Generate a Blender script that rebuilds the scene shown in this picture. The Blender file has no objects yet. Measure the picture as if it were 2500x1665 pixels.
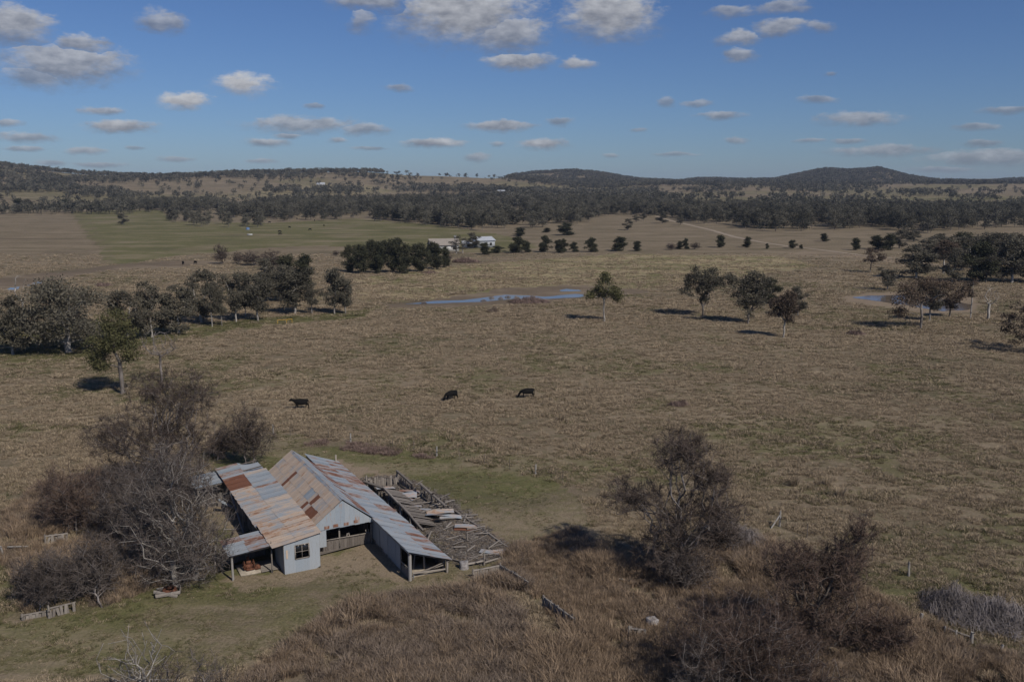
import bpy, bmesh, math, random
import numpy as np
from mathutils import Vector, Matrix, Euler

# ------------------------------------------------------------------ camera, sky, sun, exposure
SC = bpy.context.scene
COL = SC.collection
F, CX, CY, HOR, CAMZ = 2200.0, 1250.0, 832.5, 452.0, 30.0       # photo pixels (2500 wide), metres
PITCH = math.atan((CY - HOR) / F)
cam = bpy.data.cameras.new('camera')
cam.sensor_width = 36.0; cam.lens = F * 36.0 / 2500.0
cam.clip_start = 0.5; cam.clip_end = 40000
co = bpy.data.objects.new('camera', cam); COL.objects.link(co)
co.location = (0, 0, CAMZ); co.rotation_euler = (math.pi / 2 - PITCH, 0, 0)
SC.camera = co

SUN_EL = math.radians(42); SUN_AZ = math.radians(140)           # azimuth clockwise from +Y
SUN_STRENGTH, SKY_STRENGTH, EXPOSURE = 4.9, 0.060, -0.42
HAZE = 0.000055
sl = bpy.data.lights.new('sun', 'SUN'); sl.energy = SUN_STRENGTH; sl.angle = math.radians(0.53); sl.color = (1.0, 0.93, 0.83)
so = bpy.data.objects.new('sun', sl); COL.objects.link(so)
tosun = Vector((math.sin(SUN_AZ) * math.cos(SUN_EL), math.cos(SUN_AZ) * math.cos(SUN_EL), math.sin(SUN_EL)))
so.rotation_euler = tosun.to_track_quat('Z', 'Y').to_euler(); so.location = tosun * 300

vs = SC.view_settings
vs.view_transform = 'Standard'; vs.look = 'None'; vs.exposure = EXPOSURE; vs.gamma = 1.0; vs.use_curve_mapping = False
SC.render.engine = 'CYCLES'
SC.cycles.use_denoising = True
SC.cycles.max_bounces = 6; SC.cycles.diffuse_bounces = 2; SC.cycles.glossy_bounces = 2
SC.cycles.transmission_bounces = 4; SC.cycles.volume_bounces = 0; SC.cycles.transparent_max_bounces = 8


class NT:
    """Terse node-tree builder."""
    def __init__(s, tree): s.t = tree; s.n = tree.nodes; s.l = tree.links
    def add(s, typ, _in=None, **kw):
        nd = s.n.new(typ)
        for k, v in kw.items(): setattr(nd, k, v)
        for k, v in (_in or {}).items():
            if isinstance(v, bpy.types.NodeSocket): s.l.new(v, nd.inputs[k])
            else: nd.inputs[k].default_value = v
        return nd
    def math(s, op, a, b=0.0, c=0.0, clamp=False):
        return s.add('ShaderNodeMath', {0: a, 1: b, 2: c}, operation=op, use_clamp=clamp).outputs[0]
    def vmath(s, op, a, b=(0, 0, 0)):
        nd = s.add('ShaderNodeVectorMath', {0: a, 1: b}, operation=op)
        return nd.outputs['Value'] if op in ('LENGTH', 'DOT_PRODUCT') else nd.outputs[0]
    def noise(s, vec, scale, detail=3.0, rough=0.55, dist=0.0):
        return s.add('ShaderNodeTexNoise', {'Vector': vec, 'Scale': scale, 'Detail': detail, 'Roughness': rough, 'Distortion': dist}).outputs[0]
    def mix(s, f, a, b):
        nd = s.add('ShaderNodeMix', data_type='RGBA')
        for i, v in ((0, f), (6, a), (7, b)):
            if isinstance(v, bpy.types.NodeSocket): s.l.new(v, nd.inputs[i])
            else: nd.inputs[i].default_value = v if i == 0 else (*v, 1.0)
        return nd.outputs[2]
    def ramp(s, v, lo, hi, a=0.0, b=1.0, smooth=True):
        nd = s.add('ShaderNodeMapRange', {0: v, 1: lo, 2: hi, 3: a, 4: b}, interpolation_type='SMOOTHSTEP' if smooth else 'LINEAR')
        return nd.outputs[0]


# clouds seen in the photograph: (px, py, half width, half height, brightness)
CLOUDS = [(30, 66, 85, 42, .55), (160, 160, 150, 45, .5), (90, 190, 80, 28, .4), (395, 60, 52, 26, .4), (200, 112, 62, 20, .5),
          (590, 208, 68, 26, 1.0), (448, 249, 58, 20, .95), (250, 272, 42, 9, .45), (292, 312, 80, 16, .6), (900, 5, 110, 26, .45),
          (1130, 48, 190, 62, .6), (1240, 85, 110, 45, .5), (1490, 45, 125, 58, .6), (880, 56, 36, 24, .35), (1265, 152, 85, 20, .55), (1410, 160, 45, 13, .5),
          (1790, 28, 52, 14, .35), (1900, 20, 80, 14, .35), (1905, 70, 65, 17, .45), (1805, 95, 58, 16, .45), (2000, 70, 42, 16, .35), (1812, 138, 38, 17, .4),
          (740, 308, 140, 20, .45), (890, 318, 70, 13, .4), (650, 350, 60, 11, .45), (1060, 351, 82, 12, .55), (1325, 353, 70, 14, .55), (1225, 310, 92, 12, .5), (1368, 300, 32, 11, .35),
          (2000, 248, 48, 10, .3), (1755, 284, 60, 9, .4), (2095, 293, 92, 16, .4), (2460, 270, 55, 9, .3), (2385, 312, 48, 8, .3), (2400, 353, 42, 8, .3),
          (2150, 370, 120, 13, .35), (2420, 388, 150, 18, .35), (60, 340, 65, 10, .4), (210, 370, 45, 8, .4), (970, 215, 36, 9, .35), (1622, 252, 24, 10, .25),
          (1700, 255, 42, 8, .3), (770, 260, 26, 6, .3), (18, 304, 32, 9, .4), (1800, 345, 32, 7, .3), (1980, 344, 38, 6, .3), (2070, 344, 38, 7, .3), (1165, 388, 36, 12, .35),
          (430, 390, 42, 6, .3), (700, 333, 38, 8, .4), (825, 342, 28, 7, .4), (900, 364, 50, 5, .3), (1210, 352, 22, 7, .3), (1495, 378, 24, 5, .25), (1650, 378, 60, 5, .25), (2300, 418, 70, 8, .3),
          (2030, 178, 22, 5, .2), (1560, 318, 20, 5, .2), (330, 362, 24, 5, .25), (60, 366, 44, 6, .35), (640, 395, 40, 6, .3), (240, 404, 60, 7, .35), (120, 400, 40, 6, .3)]


def build_world():
    w = bpy.data.worlds.new('World'); SC.world = w; w.use_nodes = True
    T = NT(w.node_tree); w.node_tree.nodes.clear()
    sky = T.add('ShaderNodeTexSky', sky_type='NISHITA', sun_disc=False)
    sky.sun_elevation = SUN_EL; sky.sun_rotation = SUN_AZ; sky.altitude = 500; sky.air_density = 1.0; sky.dust_density = 0.5; sky.ozone_density = 2.2
    tc = T.add('ShaderNodeTexCoord').outputs['Generated']
    sep = T.add('ShaderNodeSeparateXYZ', {0: tc})
    az = T.math('ARCTAN2', sep.outputs[0], sep.outputs[1])
    el = T.math('ARCSINE', sep.outputs[2])
    p = T.add('ShaderNodeCombineXYZ', {0: az, 1: el, 2: 0.0}).outputs[0]
    # the edges of each cloud are broken up by noise, finer towards the horizon
    amp = T.math('MULTIPLY_ADD', el, 0.085, 0.004, clamp=True)
    fr = T.math('DIVIDE', 1.0, T.math('MAXIMUM', T.math('ADD', el, 0.05), 0.05))
    st = T.add('ShaderNodeCombineXYZ', {0: T.math('MULTIPLY', az, 1.0), 1: T.math('MULTIPLY', el, 2.1), 2: 0.3}).outputs[0]
    nA = T.add('ShaderNodeTexNoise', {'Vector': st, 'Scale': 26.0, 'Detail': 6.0, 'Roughness': 0.6})
    off = T.vmath('SUBTRACT', nA.outputs['Color'], (0.5, 0.5, 0.5))
    sc = T.add('ShaderNodeVectorMath', {0: off, 'Scale': amp}, operation='SCALE').outputs[0]
    offs = T.vmath('MULTIPLY', sc, (2.6, 1.1, 0))
    pd = T.vmath('ADD', p, offs)
    sd_ = T.add('ShaderNodeSeparateXYZ', {0: pd})
    rng = random.Random(5)
    cl = []
    for (px, py, rx, ry, b) in CLOUDS:
        dx, dy = (px - CX) / F, -(py - CY) / F
        d = Vector((dx, math.cos(PITCH) + dy * math.sin(PITCH), -math.sin(PITCH) + dy * math.cos(PITCH)))
        a, e = math.atan2(d.x, d.y), math.asin(d.z / d.length)
        cl.append((a, e, rx / F * 1.12, ry / F * 1.25, b))
    for i in range(30):                                          # the same fair-weather clouds all round the horizon
        a = rng.uniform(0.66, 2 * math.pi - 0.66); a = a if a < math.pi else a - 2 * math.pi
        e = rng.uniform(0.03, 0.75)
        cl.append((a, e, rng.uniform(.02, .05) * (1 + 2 * e), rng.uniform(.006, .012) * (1 + 3 * e), rng.uniform(.3, .7)))
    for i in range(8):
        a = rng.uniform(-.55, .55)
        cl.append((a, rng.uniform(.26, .6), rng.uniform(.04, .1), rng.uniform(.014, .03), rng.uniform(.4, .7)))
    fine = T.noise(st, 85.0, 6.0, 0.62)
    puff = T.noise(st, 48.0, 5.0, 0.6)
    low = T.ramp(el, -0.005, 0.02)
    skyc = T.vmath('MULTIPLY', sky.outputs[0], SKY_TINT)

    def sector(a0, a1):
        """sky and clouds between two azimuths."""
        tot = T.math('ADD', el, 9.0); best = T.vmath('ADD', p, (0, 0, 0))
        for (a, e, rx, ry, b) in cl:
            if a + rx * 1.7 < a0 or a - rx * 1.7 > a1: continue
            pz = T.add('ShaderNodeCombineXYZ', {0: sd_.outputs[0], 1: sd_.outputs[1], 2: tot}).outputs[0]      # one cloud after the other
            m = T.add('ShaderNodeMapping', {'Vector': pz, 'Location': (-a / rx, -e / ry, b * .1), 'Scale': (1 / rx, 1 / ry, 0)}, vector_type='POINT').outputs[0]
            ln = T.vmath('LENGTH', m)
            less = T.math('LESS_THAN', ln, tot)
            best = T.add('ShaderNodeMix', {0: less, 4: best, 5: m}, data_type='VECTOR').outputs[1]
            tot = T.math('MINIMUM', tot, ln)
        sp = T.add('ShaderNodeSeparateXYZ', {0: best})
        tv = sp.outputs[1]; br = T.math('MULTIPLY', sp.outputs[2], 10.0)
        f = T.math('MULTIPLY_ADD', T.math('SUBTRACT', fine, 0.5), 0.95, T.math('SUBTRACT', 1.0, tot))
        mask = T.math('MULTIPLY', T.math('MULTIPLY', T.ramp(f, -0.06, T.ramp(tv, -0.5, 0.6, 0.95, 0.46)), T.ramp(br, 0.1, 0.7, 0.5, 0.97)), low)
        # sunlit crowns and grey bases
        lit = T.math('MULTIPLY_ADD', tv, 0.5, T.math('MULTIPLY', T.math('SUBTRACT', puff, 0.45), 1.5))
        lit = T.ramp(T.math('ADD', lit, T.math('MULTIPLY_ADD', br, 0.8, -0.3)), -0.35, 1.05)
        cc = T.mix(lit, CLOUD_LO, CLOUD_HI)
        return T.add('ShaderNodeBackground', {'Color': T.mix(mask, skyc, cc), 'Strength': SKY_STRENGTH}).outputs[0]

    edges = [-.62, -.42, -.2, -.04, .1, .27, .42, .62]
    sh = sector(-9, -.62)
    for i, e0 in enumerate(edges):
        e1 = edges[i + 1] if i + 1 < len(edges) else 9
        sh = T.add('ShaderNodeMixShader', {0: T.math('GREATER_THAN', az, e0), 1: sh, 2: sector(e0, e1)}).outputs[0]
    T.add('ShaderNodeOutputWorld', {'Surface': sh})
    w.cycles.sampling_method = 'MANUAL'; w.cycles.sample_map_resolution = 256


CLOUD_LO, CLOUD_HI, SKY_TINT = (3.4, 3.7, 4.6), (11.6, 11.8, 12.4), (0.75, 0.99, 1.47)
build_world()

# ------------------------------------------------------------------ helpers
rng = np.random.default_rng(11)
R = random.Random(3)


def ray(px, py):
    x, y = (px - CX) / F, -(py - CY) / F
    return np.array([x, math.cos(PITCH) + y * math.sin(PITCH), -math.sin(PITCH) + y * math.cos(PITCH)])


def proj(x, y, z):
    """world -> photo pixel (arrays)."""
    q = z - CAMZ
    dz = y * math.cos(PITCH) - q * math.sin(PITCH)
    up = y * math.sin(PITCH) + q * math.cos(PITCH)
    dz = np.maximum(dz, 1e-3)
    return CX + F * x / dz, CY - F * up / dz


def g(px, py, z=0.0):
    d = ray(px, py); t = (z - CAMZ) / d[2]
    return np.array([d[0] * t, d[1] * t, z])


def sst(a, b, x): t = np.clip((x - a) / (b - a), 0, 1); return t * t * (3 - 2 * t)


def vnoise(x, y, s, seed=0):
    """smooth value noise on arrays."""
    x = np.asarray(x, float) / s + 1000.3 * (seed + 1); y = np.asarray(y, float) / s + 517.7 * (seed + 1)
    xi, yi = np.floor(x).astype(np.int64), np.floor(y).astype(np.int64)
    fx, fy = x - xi, y - yi; fx = fx * fx * (3 - 2 * fx); fy = fy * fy * (3 - 2 * fy)
    def h(a, b):
        n = (a * 374761393 + b * 668265263 + seed * 1442695) & 0x7fffffff
        n = ((n ^ (n >> 13)) * 1274126177) & 0x7fffffff
        return ((n ^ (n >> 16)) & 0xffff) / 65535.0
    return (h(xi, yi) * (1 - fx) + h(xi + 1, yi) * fx) * (1 - fy) + (h(xi, yi + 1) * (1 - fx) + h(xi + 1, yi + 1) * fx) * fy


RC = np.array([(-1500, 40), (-400, 46), (0, 45), (100, 38), (200, 33), (330, 32), (480, 28), (700, 23), (900, 20), (1000, 12), (1100, 11), (1250, 8), (1400, 0), (1700, -8), (4200, -8)])
RAB = np.array([(-1500, 5), (1100, 5), (1200, 8), (1300, 20), (1400, 27), (1470, 24), (1560, 12), (1650, 8), (1700, 12), (1800, 9), (1880, 10), (1950, 26), (2000, 36), (2060, 33), (2130, 41), (2200, 24), (2280, 10), (2400, 8), (2500, 11), (2700, 18), (3200, 24), (4200, 15)])


def tz(x, y):
    """ground height."""
    x = np.asarray(x, float); y = np.asarray(y, float)
    px = CX + F * x / np.maximum(y, 5.0)
    rise = 17 * sst(800, 2100, y)
    hC = 30 + np.interp(px, RC[:, 0], RC[:, 1]) * 2200 / F - 17
    hA = 30 + np.interp(px, RAB[:, 0], RAB[:, 1]) * 3300 / F - 17
    hD = 30 + (9 + 5 * np.sin(px / 310.0)) * 5600 / F - 17
    z = rise + np.maximum(np.maximum(hC * np.exp(-((y - 2200) / np.where(y < 2200, 620, 500)) ** 2), hA * np.exp(-((y - 3300) / np.where(y < 3300, 560, 700)) ** 2)), hD * np.exp(-((y - 5600) / 900.0) ** 2))
    z = z + (vnoise(x, y, 330, 1) - .5) * 19 * sst(850, 1700, y) + (vnoise(x, y, 700, 7) - .5) * 18 * sst(1000, 1900, y) * (1 - sst(2600, 3300, y)) + (vnoise(x, y, 120, 2) - .5) * 3.5 * sst(900, 1500, y)
    z = z + (vnoise(x, y, 45, 3) - .5) * 0.5 * sst(95, 150, y) * (1 - sst(200, 225, y)) * 0
    return z


def hit(px, py):
    """photo pixel -> point on the ground, hills included."""
    d = ray(px, py); t = np.geomspace(30, 9000, 4000)
    P = d[None] * t[:, None]; P[:, 2] += CAMZ
    b = np.nonzero(P[:, 2] <= tz(P[:, 0], P[:, 1]))[0]
    i = b[0] if len(b) else 3500
    x, y = P[i, 0], P[i, 1]
    return np.array([x, y, float(tz(x, y))])


def inpoly(px, py, poly):
    px = np.asarray(px, float); py = np.asarray(py, float); r = np.zeros(px.shape, bool); n = len(poly)
    for i in range(n):
        x1, y1 = poly[i]; x2, y2 = poly[(i + 1) % n]
        if y1 == y2: continue
        c = ((y1 > py) != (y2 > py)) & (px < (x2 - x1) * (py - y1) / (y2 - y1) + x1)
        r ^= c
    return r


def tag(o, label=None, cat=None, group=None, kind=None):
    for k, v in (('label', label), ('category', cat), ('group', group), ('kind', kind)):
        if v: o[k] = v
    return o


def fast_mesh(name, verts, faces, mat=None, smooth=False):
    """verts (N,3); faces: list of (M,k) int arrays."""
    me = bpy.data.meshes.new(name)
    verts = np.asarray(verts, np.float32).reshape(-1, 3)
    faces = [np.asarray(f, np.int32) for f in (faces if isinstance(faces, list) else [faces]) if len(f)]
    me.vertices.add(len(verts)); me.vertices.foreach_set('co', verts.ravel())
    tot = np.concatenate([np.full(len(f), f.shape[1], np.int32) for f in faces])
    lp = np.concatenate([f.ravel() for f in faces])
    me.loops.add(len(lp)); me.loops.foreach_set('vertex_index', lp)
    me.polygons.add(len(tot)); st = np.concatenate([[0], np.cumsum(tot)[:-1]]).astype(np.int32)
    me.polygons.foreach_set('loop_start', st); me.polygons.foreach_set('loop_total', tot)
    if smooth: me.polygons.foreach_set('use_smooth', np.ones(len(tot), bool))
    me.update(calc_edges=True)
    if mat: me.materials.append(mat)
    return me


def obj(name, me, parent=None, loc=None, rot=None, scale=None, mw=None):
    o = bpy.data.objects.new(name, me); COL.objects.link(o)
    if parent is not None: o.parent = parent
    if mw is not None: o.matrix_basis = mw
    else:
        if loc is not None: o.location = loc
        if rot is not None: o.rotation_euler = rot
        if scale is not None: o.scale = scale if hasattr(scale, '__len__') else (scale,) * 3
    return o


def empty(name, loc=(0, 0, 0), rz=0.0):
    o = bpy.data.objects.new(name, None); COL.objects.link(o); o.location = loc; o.rotation_euler = (0, 0, rz)
    o.empty_display_size = 0.3
    return o


class MB:
    """collects geometry for one mesh."""
    def __init__(s): s.v = []; s.f4 = []; s.f3 = []; s.n = 0
    def add(s, v, q=None, t=None):
        v = np.asarray(v, float).reshape(-1, 3); s.v.append(v)
        if q is not None and len(q): s.f4.append(np.asarray(q) + s.n)
        if t is not None and len(t): s.f3.append(np.asarray(t) + s.n)
        s.n += len(v)
    def box(s, c, size, rot=None):
        u = np.array([(x, y, z) for x in (-.5, .5) for y in (-.5, .5) for z in (-.5, .5)]) * np.array(size)
        if rot is not None: u = u @ np.array(Euler(rot).to_matrix()).T
        s.add(u + np.array(c), [(0, 1, 3, 2), (4, 6, 7, 5), (0, 4, 5, 1), (2, 3, 7, 6), (0, 2, 6, 4), (1, 5, 7, 3)])
    def beam(s, a, b, w, h=None):
        a, b = Vector(a), Vector(b); d = b - a; q = d.to_track_quat('X', 'Z')
        u = np.array([(x, y, z) for x in (0, 1) for y in (-.5, .5) for z in (-.5, .5)]) * np.array([d.length, w, h or w])
        u = u @ np.array(q.to_matrix()).T + np.array(a)
        s.add(u, [(0, 1, 3, 2), (4, 6, 7, 5), (0, 4, 5, 1), (2, 3, 7, 6), (0, 2, 6, 4), (1, 5, 7, 3)])
    def tubes(s, P0, P1, R0, R1, n=5):
        v, q = tube_arrays(P0, P1, R0, R1, n); s.add(v, q)
    def mesh(s, name, mat=None, smooth=False):
        fs = []
        if s.f4: fs.append(np.concatenate(s.f4))
        if s.f3: fs.append(np.concatenate(s.f3))
        return fast_mesh(name, np.concatenate(s.v), fs, mat, smooth)


def tube_arrays(P0, P1, R0, R1, n=5):
    P0 = np.atleast_2d(P0).astype(float); P1 = np.atleast_2d(P1).astype(float); m = len(P0)
    R0 = np.broadcast_to(R0, (m,)); R1 = np.broadcast_to(R1, (m,))
    d = P1 - P0; d = d / np.maximum(np.linalg.norm(d, axis=1, keepdims=True), 1e-6)
    ref = np.where(np.abs(d[:, 2:3]) > .9, np.array([[1., 0, 0]]), np.array([[0, 0, 1.]]))
    a = np.cross(d, ref); a /= np.linalg.norm(a, axis=1, keepdims=True); b = np.cross(d, a)
    th = np.arange(n) / n * 2 * np.pi
    ring = np.cos(th)[None, :, None] * a[:, None] + np.sin(th)[None, :, None] * b[:, None]
    v = np.concatenate([P0[:, None] + ring * R0[:, None, None], P1[:, None] + ring * R1[:, None, None]], 1).reshape(-1, 3)
    i = np.arange(n); j = (i + 1) % n
    q = np.stack([i, j, j + n, i + n], 1)
    q = (q[None] + (np.arange(m) * 2 * n)[:, None, None]).reshape(-1, 4)
    return v, q


# ------------------------------------------------------------------ materials
def new_mat(name):
    m = bpy.data.materials.new(name); m.use_nodes = True; m.node_tree.nodes.clear()
    return m, NT(m.node_tree)


def finish(T, color, rough=0.85, spec=0.2, bump=None, bstr=0.3, metal=0.0, trans=0.0):
    b = T.add('ShaderNodeBsdfPrincipled', {'Roughness': rough, 'Metallic': metal, 'Specular IOR Level': spec})
    if isinstance(color, tuple): b.inputs['Base Color'].default_value = (*color, 1)
    else: T.l.new(color, b.inputs['Base Color'])
    if bump is not None:
        bn = T.add('ShaderNodeBump', {'Height': bump, 'Strength': bstr, 'Distance': 0.02}); T.l.new(bn.outputs[0], b.inputs['Normal'])
    out = b.outputs[0]
    if trans > 0:
        tr = T.add('ShaderNodeBsdfTranslucent')
        if isinstance(color, tuple): tr.inputs[0].default_value = (*color, 1)
        else: T.l.new(color, tr.inputs[0])
        out = T.add('ShaderNodeMixShader', {0: trans, 1: out, 2: tr.outputs[0]}).outputs[0]
    T.add('ShaderNodeOutputMaterial', {'Surface': out})


def simple_mat(name, c1, c2, scale=3.0, rough=0.9, stretch=(1, 1, 1), spec=0.15, objrand=0.5, bstr=0.0, trans=0.0, world=False):
    """two-tone noise, shifted per object."""
    m, T = new_mat(name)
    oi = T.add('ShaderNodeObjectInfo')
    tc = T.add('ShaderNodeNewGeometry').outputs['Position'] if world else T.add('ShaderNodeTexCoord').outputs['Object']
    v = T.vmath('MULTIPLY', tc, stretch)
    r = oi.outputs['Random']
    v = T.vmath('ADD', v, T.add('ShaderNodeCombineXYZ', {0: T.math('MULTIPLY', r, 37.0), 1: T.math('MULTIPLY', r, 91.0), 2: 0.0}).outputs[0])
    n = T.noise(v, scale, 4.0, 0.6)
    f = T.math('ADD', T.ramp(n, 0.3, 0.7), T.math('MULTIPLY', T.math('SUBTRACT', r, 0.5), objrand), clamp=True)
    finish(T, T.mix(f, c1, c2), rough, spec, n if bstr else None, bstr, trans=trans)
    return m


def iron_mat():
    m, T = new_mat('corrugated_iron')
    oi = T.add('ShaderNodeObjectInfo'); r = oi.outputs['Random']
    tc = T.add('ShaderNodeTexCoord').outputs['Object']
    v = T.vmath('ADD', tc, T.add('ShaderNodeCombineXYZ', {0: T.math('MULTIPLY', r, 53.0), 1: T.math('MULTIPLY', r, 131.0), 2: 0.0}).outputs[0])
    rust = T.add('ShaderNodeAttribute', attribute_type='OBJECT', attribute_name='rust').outputs['Fac']
    peach = T.add('ShaderNodeAttribute', attribute_type='OBJECT', attribute_name='peach').outputs['Fac']
    n1 = T.noise(T.vmath('MULTIPLY', v, (3.2, 0.55, 1)), 1.3, 4.0, 0.6)
    n2 = T.noise(T.vmath('MULTIPLY', v, (9.0, 1.6, 1)), 1.5, 5.0, 0.65)
    n3 = T.noise(v, 14.0, 4.0, 0.6)
    n7 = T.math('SUBTRACT', T.noise(T.add('ShaderNodeNewGeometry').outputs['Position'], 0.9, 6.0, 0.65), 0.5)
    galv = T.mix(n3, (0.190, 0.228, 0.268), (0.315, 0.355, 0.395))
    galv = T.mix(T.math('MULTIPLY', r, 0.35), galv, (0.44, 0.44, 0.43))
    pch = T.mix(n3, (0.43, 0.315, 0.225), (0.54, 0.455, 0.375))
    pf = T.ramp(T.math('ADD', T.math('MULTIPLY_ADD', peach, 1.1, -0.55), T.math('MULTIPLY_ADD', n7, 1.9, T.math('MULTIPLY_ADD', n2, 0.8, T.math('MULTIPLY', n1, 0.6)))), 0.50, 1.25)
    col = T.mix(pf, galv, pch)
    col = T.mix(T.math('MULTIPLY', T.ramp(n2, .5, .72), .38), col, (0.20, 0.175, 0.15))
    rs = T.mix(n3, (0.105, 0.040, 0.024), (0.215, 0.085, 0.045))
    s = T.math('ADD', T.math('MULTIPLY_ADD', n1, 0.55, T.math('MULTIPLY', n2, 0.55)), T.math('MULTIPLY_ADD', rust, 0.75, -0.64))
    s = T.math('MULTIPLY_ADD', n7, 0.75, T.math('MULTIPLY_ADD', n3, 0.16, s))
    col = T.mix(T.math('MULTIPLY', T.ramp(s, 0.20, 0.40), 0.55), col, (0.36, 0.18, 0.085))
    col = T.mix(T.math('MULTIPLY', T.ramp(s, 0.32, 0.52), 0.92), col, rs)
    finish(T, col, 0.62, 0.3, None, 0.0)
    return m


M = {}
M['iron'] = iron_mat()
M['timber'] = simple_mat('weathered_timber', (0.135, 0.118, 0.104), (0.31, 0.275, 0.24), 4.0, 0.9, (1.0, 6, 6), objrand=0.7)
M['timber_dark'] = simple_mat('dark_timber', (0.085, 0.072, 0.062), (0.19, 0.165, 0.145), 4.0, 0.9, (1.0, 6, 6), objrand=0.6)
M['post'] = simple_mat('grey_post_wood', (0.20, 0.185, 0.17), (0.37, 0.35, 0.325), 5.0, 0.9, (6, 6, 1), objrand=0.5)
M['bark'] = simple_mat('gum_bark', (0.085, 0.072, 0.063), (0.22, 0.195, 0.175), 0.9, 0.9, (1, 1, 0.5), objrand=0.3)
M['bark_pale'] = simple_mat('pale_gum_bark', (0.15, 0.135, 0.12), (0.40, 0.37, 0.335), 0.8, 0.85, (1, 1, 0.5), objrand=0.3)
M['bark_grey'] = simple_mat('bare_tree_bark', (0.11, 0.095, 0.088), (0.26, 0.23, 0.215), 1.5, 0.9, (1, 1, 0.6), objrand=0.3)
M['leaf'] = simple_mat('gum_leaves', (0.060, 0.055, 0.041), (0.140, 0.126, 0.094), 0.55, 0.75, objrand=0.6, trans=0.12)
M['leaf_rust'] = simple_mat('reddish_gum_leaves', (0.064, 0.049, 0.037), (0.140, 0.102, 0.074), 0.55, 0.75, objrand=0.5, trans=0.12)
M['leaf_green'] = simple_mat('olive_gum_leaves', (0.056, 0.059, 0.027), (0.130, 0.120, 0.055), 0.6, 0.75, objrand=0.4, trans=0.15)
M['leaf_dark'] = simple_mat('dark_evergreen_leaves', (0.030, 0.033, 0.020), (0.076, 0.074, 0.044), 0.6, 0.8, objrand=0.6, trans=0.1)
M['leaf_far'] = simple_mat('far_gum_leaves', (0.050, 0.048, 0.037), (0.138, 0.128, 0.098), 0.3, 0.85, objrand=1.3, trans=0.1)
M['twig_brown'] = simple_mat('brown_twigs', (0.050, 0.038, 0.032), (0.110, 0.084, 0.070), 0.5, 0.9, objrand=0.3)
M['twig_red'] = simple_mat('reddish_twigs', (0.060, 0.042, 0.034), (0.135, 0.094, 0.074), 0.5, 0.9, objrand=0.4)
M['twig_grey'] = simple_mat('grey_twigs', (0.058, 0.047, 0.042), (0.130, 0.108, 0.096), 0.5, 0.9, objrand=0.3)
M['cane'] = simple_mat('bramble_canes', (0.11, 0.095, 0.090), (0.25, 0.22, 0.21), 0.8, 0.85, objrand=0.3)
M['tuft'] = simple_mat('blond_grass', (0.225, 0.176, 0.118), (0.43, 0.342, 0.236), 1.2, 0.9, objrand=1.2, trans=0.2, world=False)
M['tuft_green'] = simple_mat('green_grass', (0.094, 0.096, 0.046), (0.185, 0.165, 0.080), 1.2, 0.9, objrand=1.2, trans=0.2)
M['reed'] = simple_mat('brown_reeds', (0.165, 0.120, 0.082), (0.36, 0.268, 0.185), 0.6, 0.9, objrand=1.1, trans=0.15)
M['weed'] = simple_mat('dead_weeds', (0.135, 0.102, 0.080), (0.29, 0.228, 0.175), 0.6, 0.9, objrand=1.0, trans=0.1)
M['thistle'] = simple_mat('dried_thistles', (0.12, 0.084, 0.072), (0.25, 0.18, 0.15), 0.9, 0.9, objrand=0.8)
M['cow'] = simple_mat('black_hide', (0.005, 0.0047, 0.0045), (0.009, 0.008, 0.007), 2.0, 0.75, spec=0.1, objrand=0.2)
M['rust'] = simple_mat('rusted_iron', (0.06, 0.026, 0.018), (0.17, 0.075, 0.045), 5.0, 0.85, objrand=0.2, bstr=0.4)
M['concrete'] = simple_mat('old_concrete', (0.27, 0.23, 0.18), (0.40, 0.35, 0.28), 4.0, 0.9, objrand=0.2)
M['dirtpile'] = simple_mat('brown_earth', (0.20, 0.145, 0.105), (0.31, 0.24, 0.18), 2.0, 0.95, objrand=0.2)
M['white'] = simple_mat('white_paint', (0.42, 0.42, 0.41), (0.54, 0.54, 0.53), 2.0, 0.6, objrand=0.1)
M['zinc'] = simple_mat('zinc_roof', (0.34, 0.36, 0.39), (0.46, 0.48, 0.50), 2.0, 0.45, objrand=0.1)
M['yellow'] = simple_mat('yellow_pipe_paint', (0.50, 0.30, 0.045), (0.60, 0.38, 0.07), 2.0, 0.5, objrand=0.1)
M['blue'] = simple_mat('blue_plastic', (0.12, 0.2, 0.36), (0.16, 0.25, 0.42), 2.0, 0.5, objrand=0.1)
M['wire'] = simple_mat('rusty_wire', (0.12, 0.10, 0.09), (0.2, 0.18, 0.165), 2.0, 0.6, objrand=0.1)
M['stone'] = simple_mat('grey_stump_wood', (0.17, 0.155, 0.15), (0.33, 0.31, 0.30), 6.0, 0.95, objrand=0.3, bstr=0.4)
m_, T_ = new_mat('window_glass')
gl = T_.add('ShaderNodeBsdfPrincipled', {'Base Color': (0.02, 0.022, 0.025, 1), 'Roughness': 0.08, 'Specular IOR Level': 0.5})
T_.add('ShaderNodeOutputMaterial', {'Surface': gl.outputs[0]}); M['glass'] = m_

# ------------------------------------------------------------------ ground
def jit(x, y, a):
    return (vnoise(x, y, 6, 21) - .5) * a, (vnoise(x, y, 6, 22) - .5) * a * .5


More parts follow.
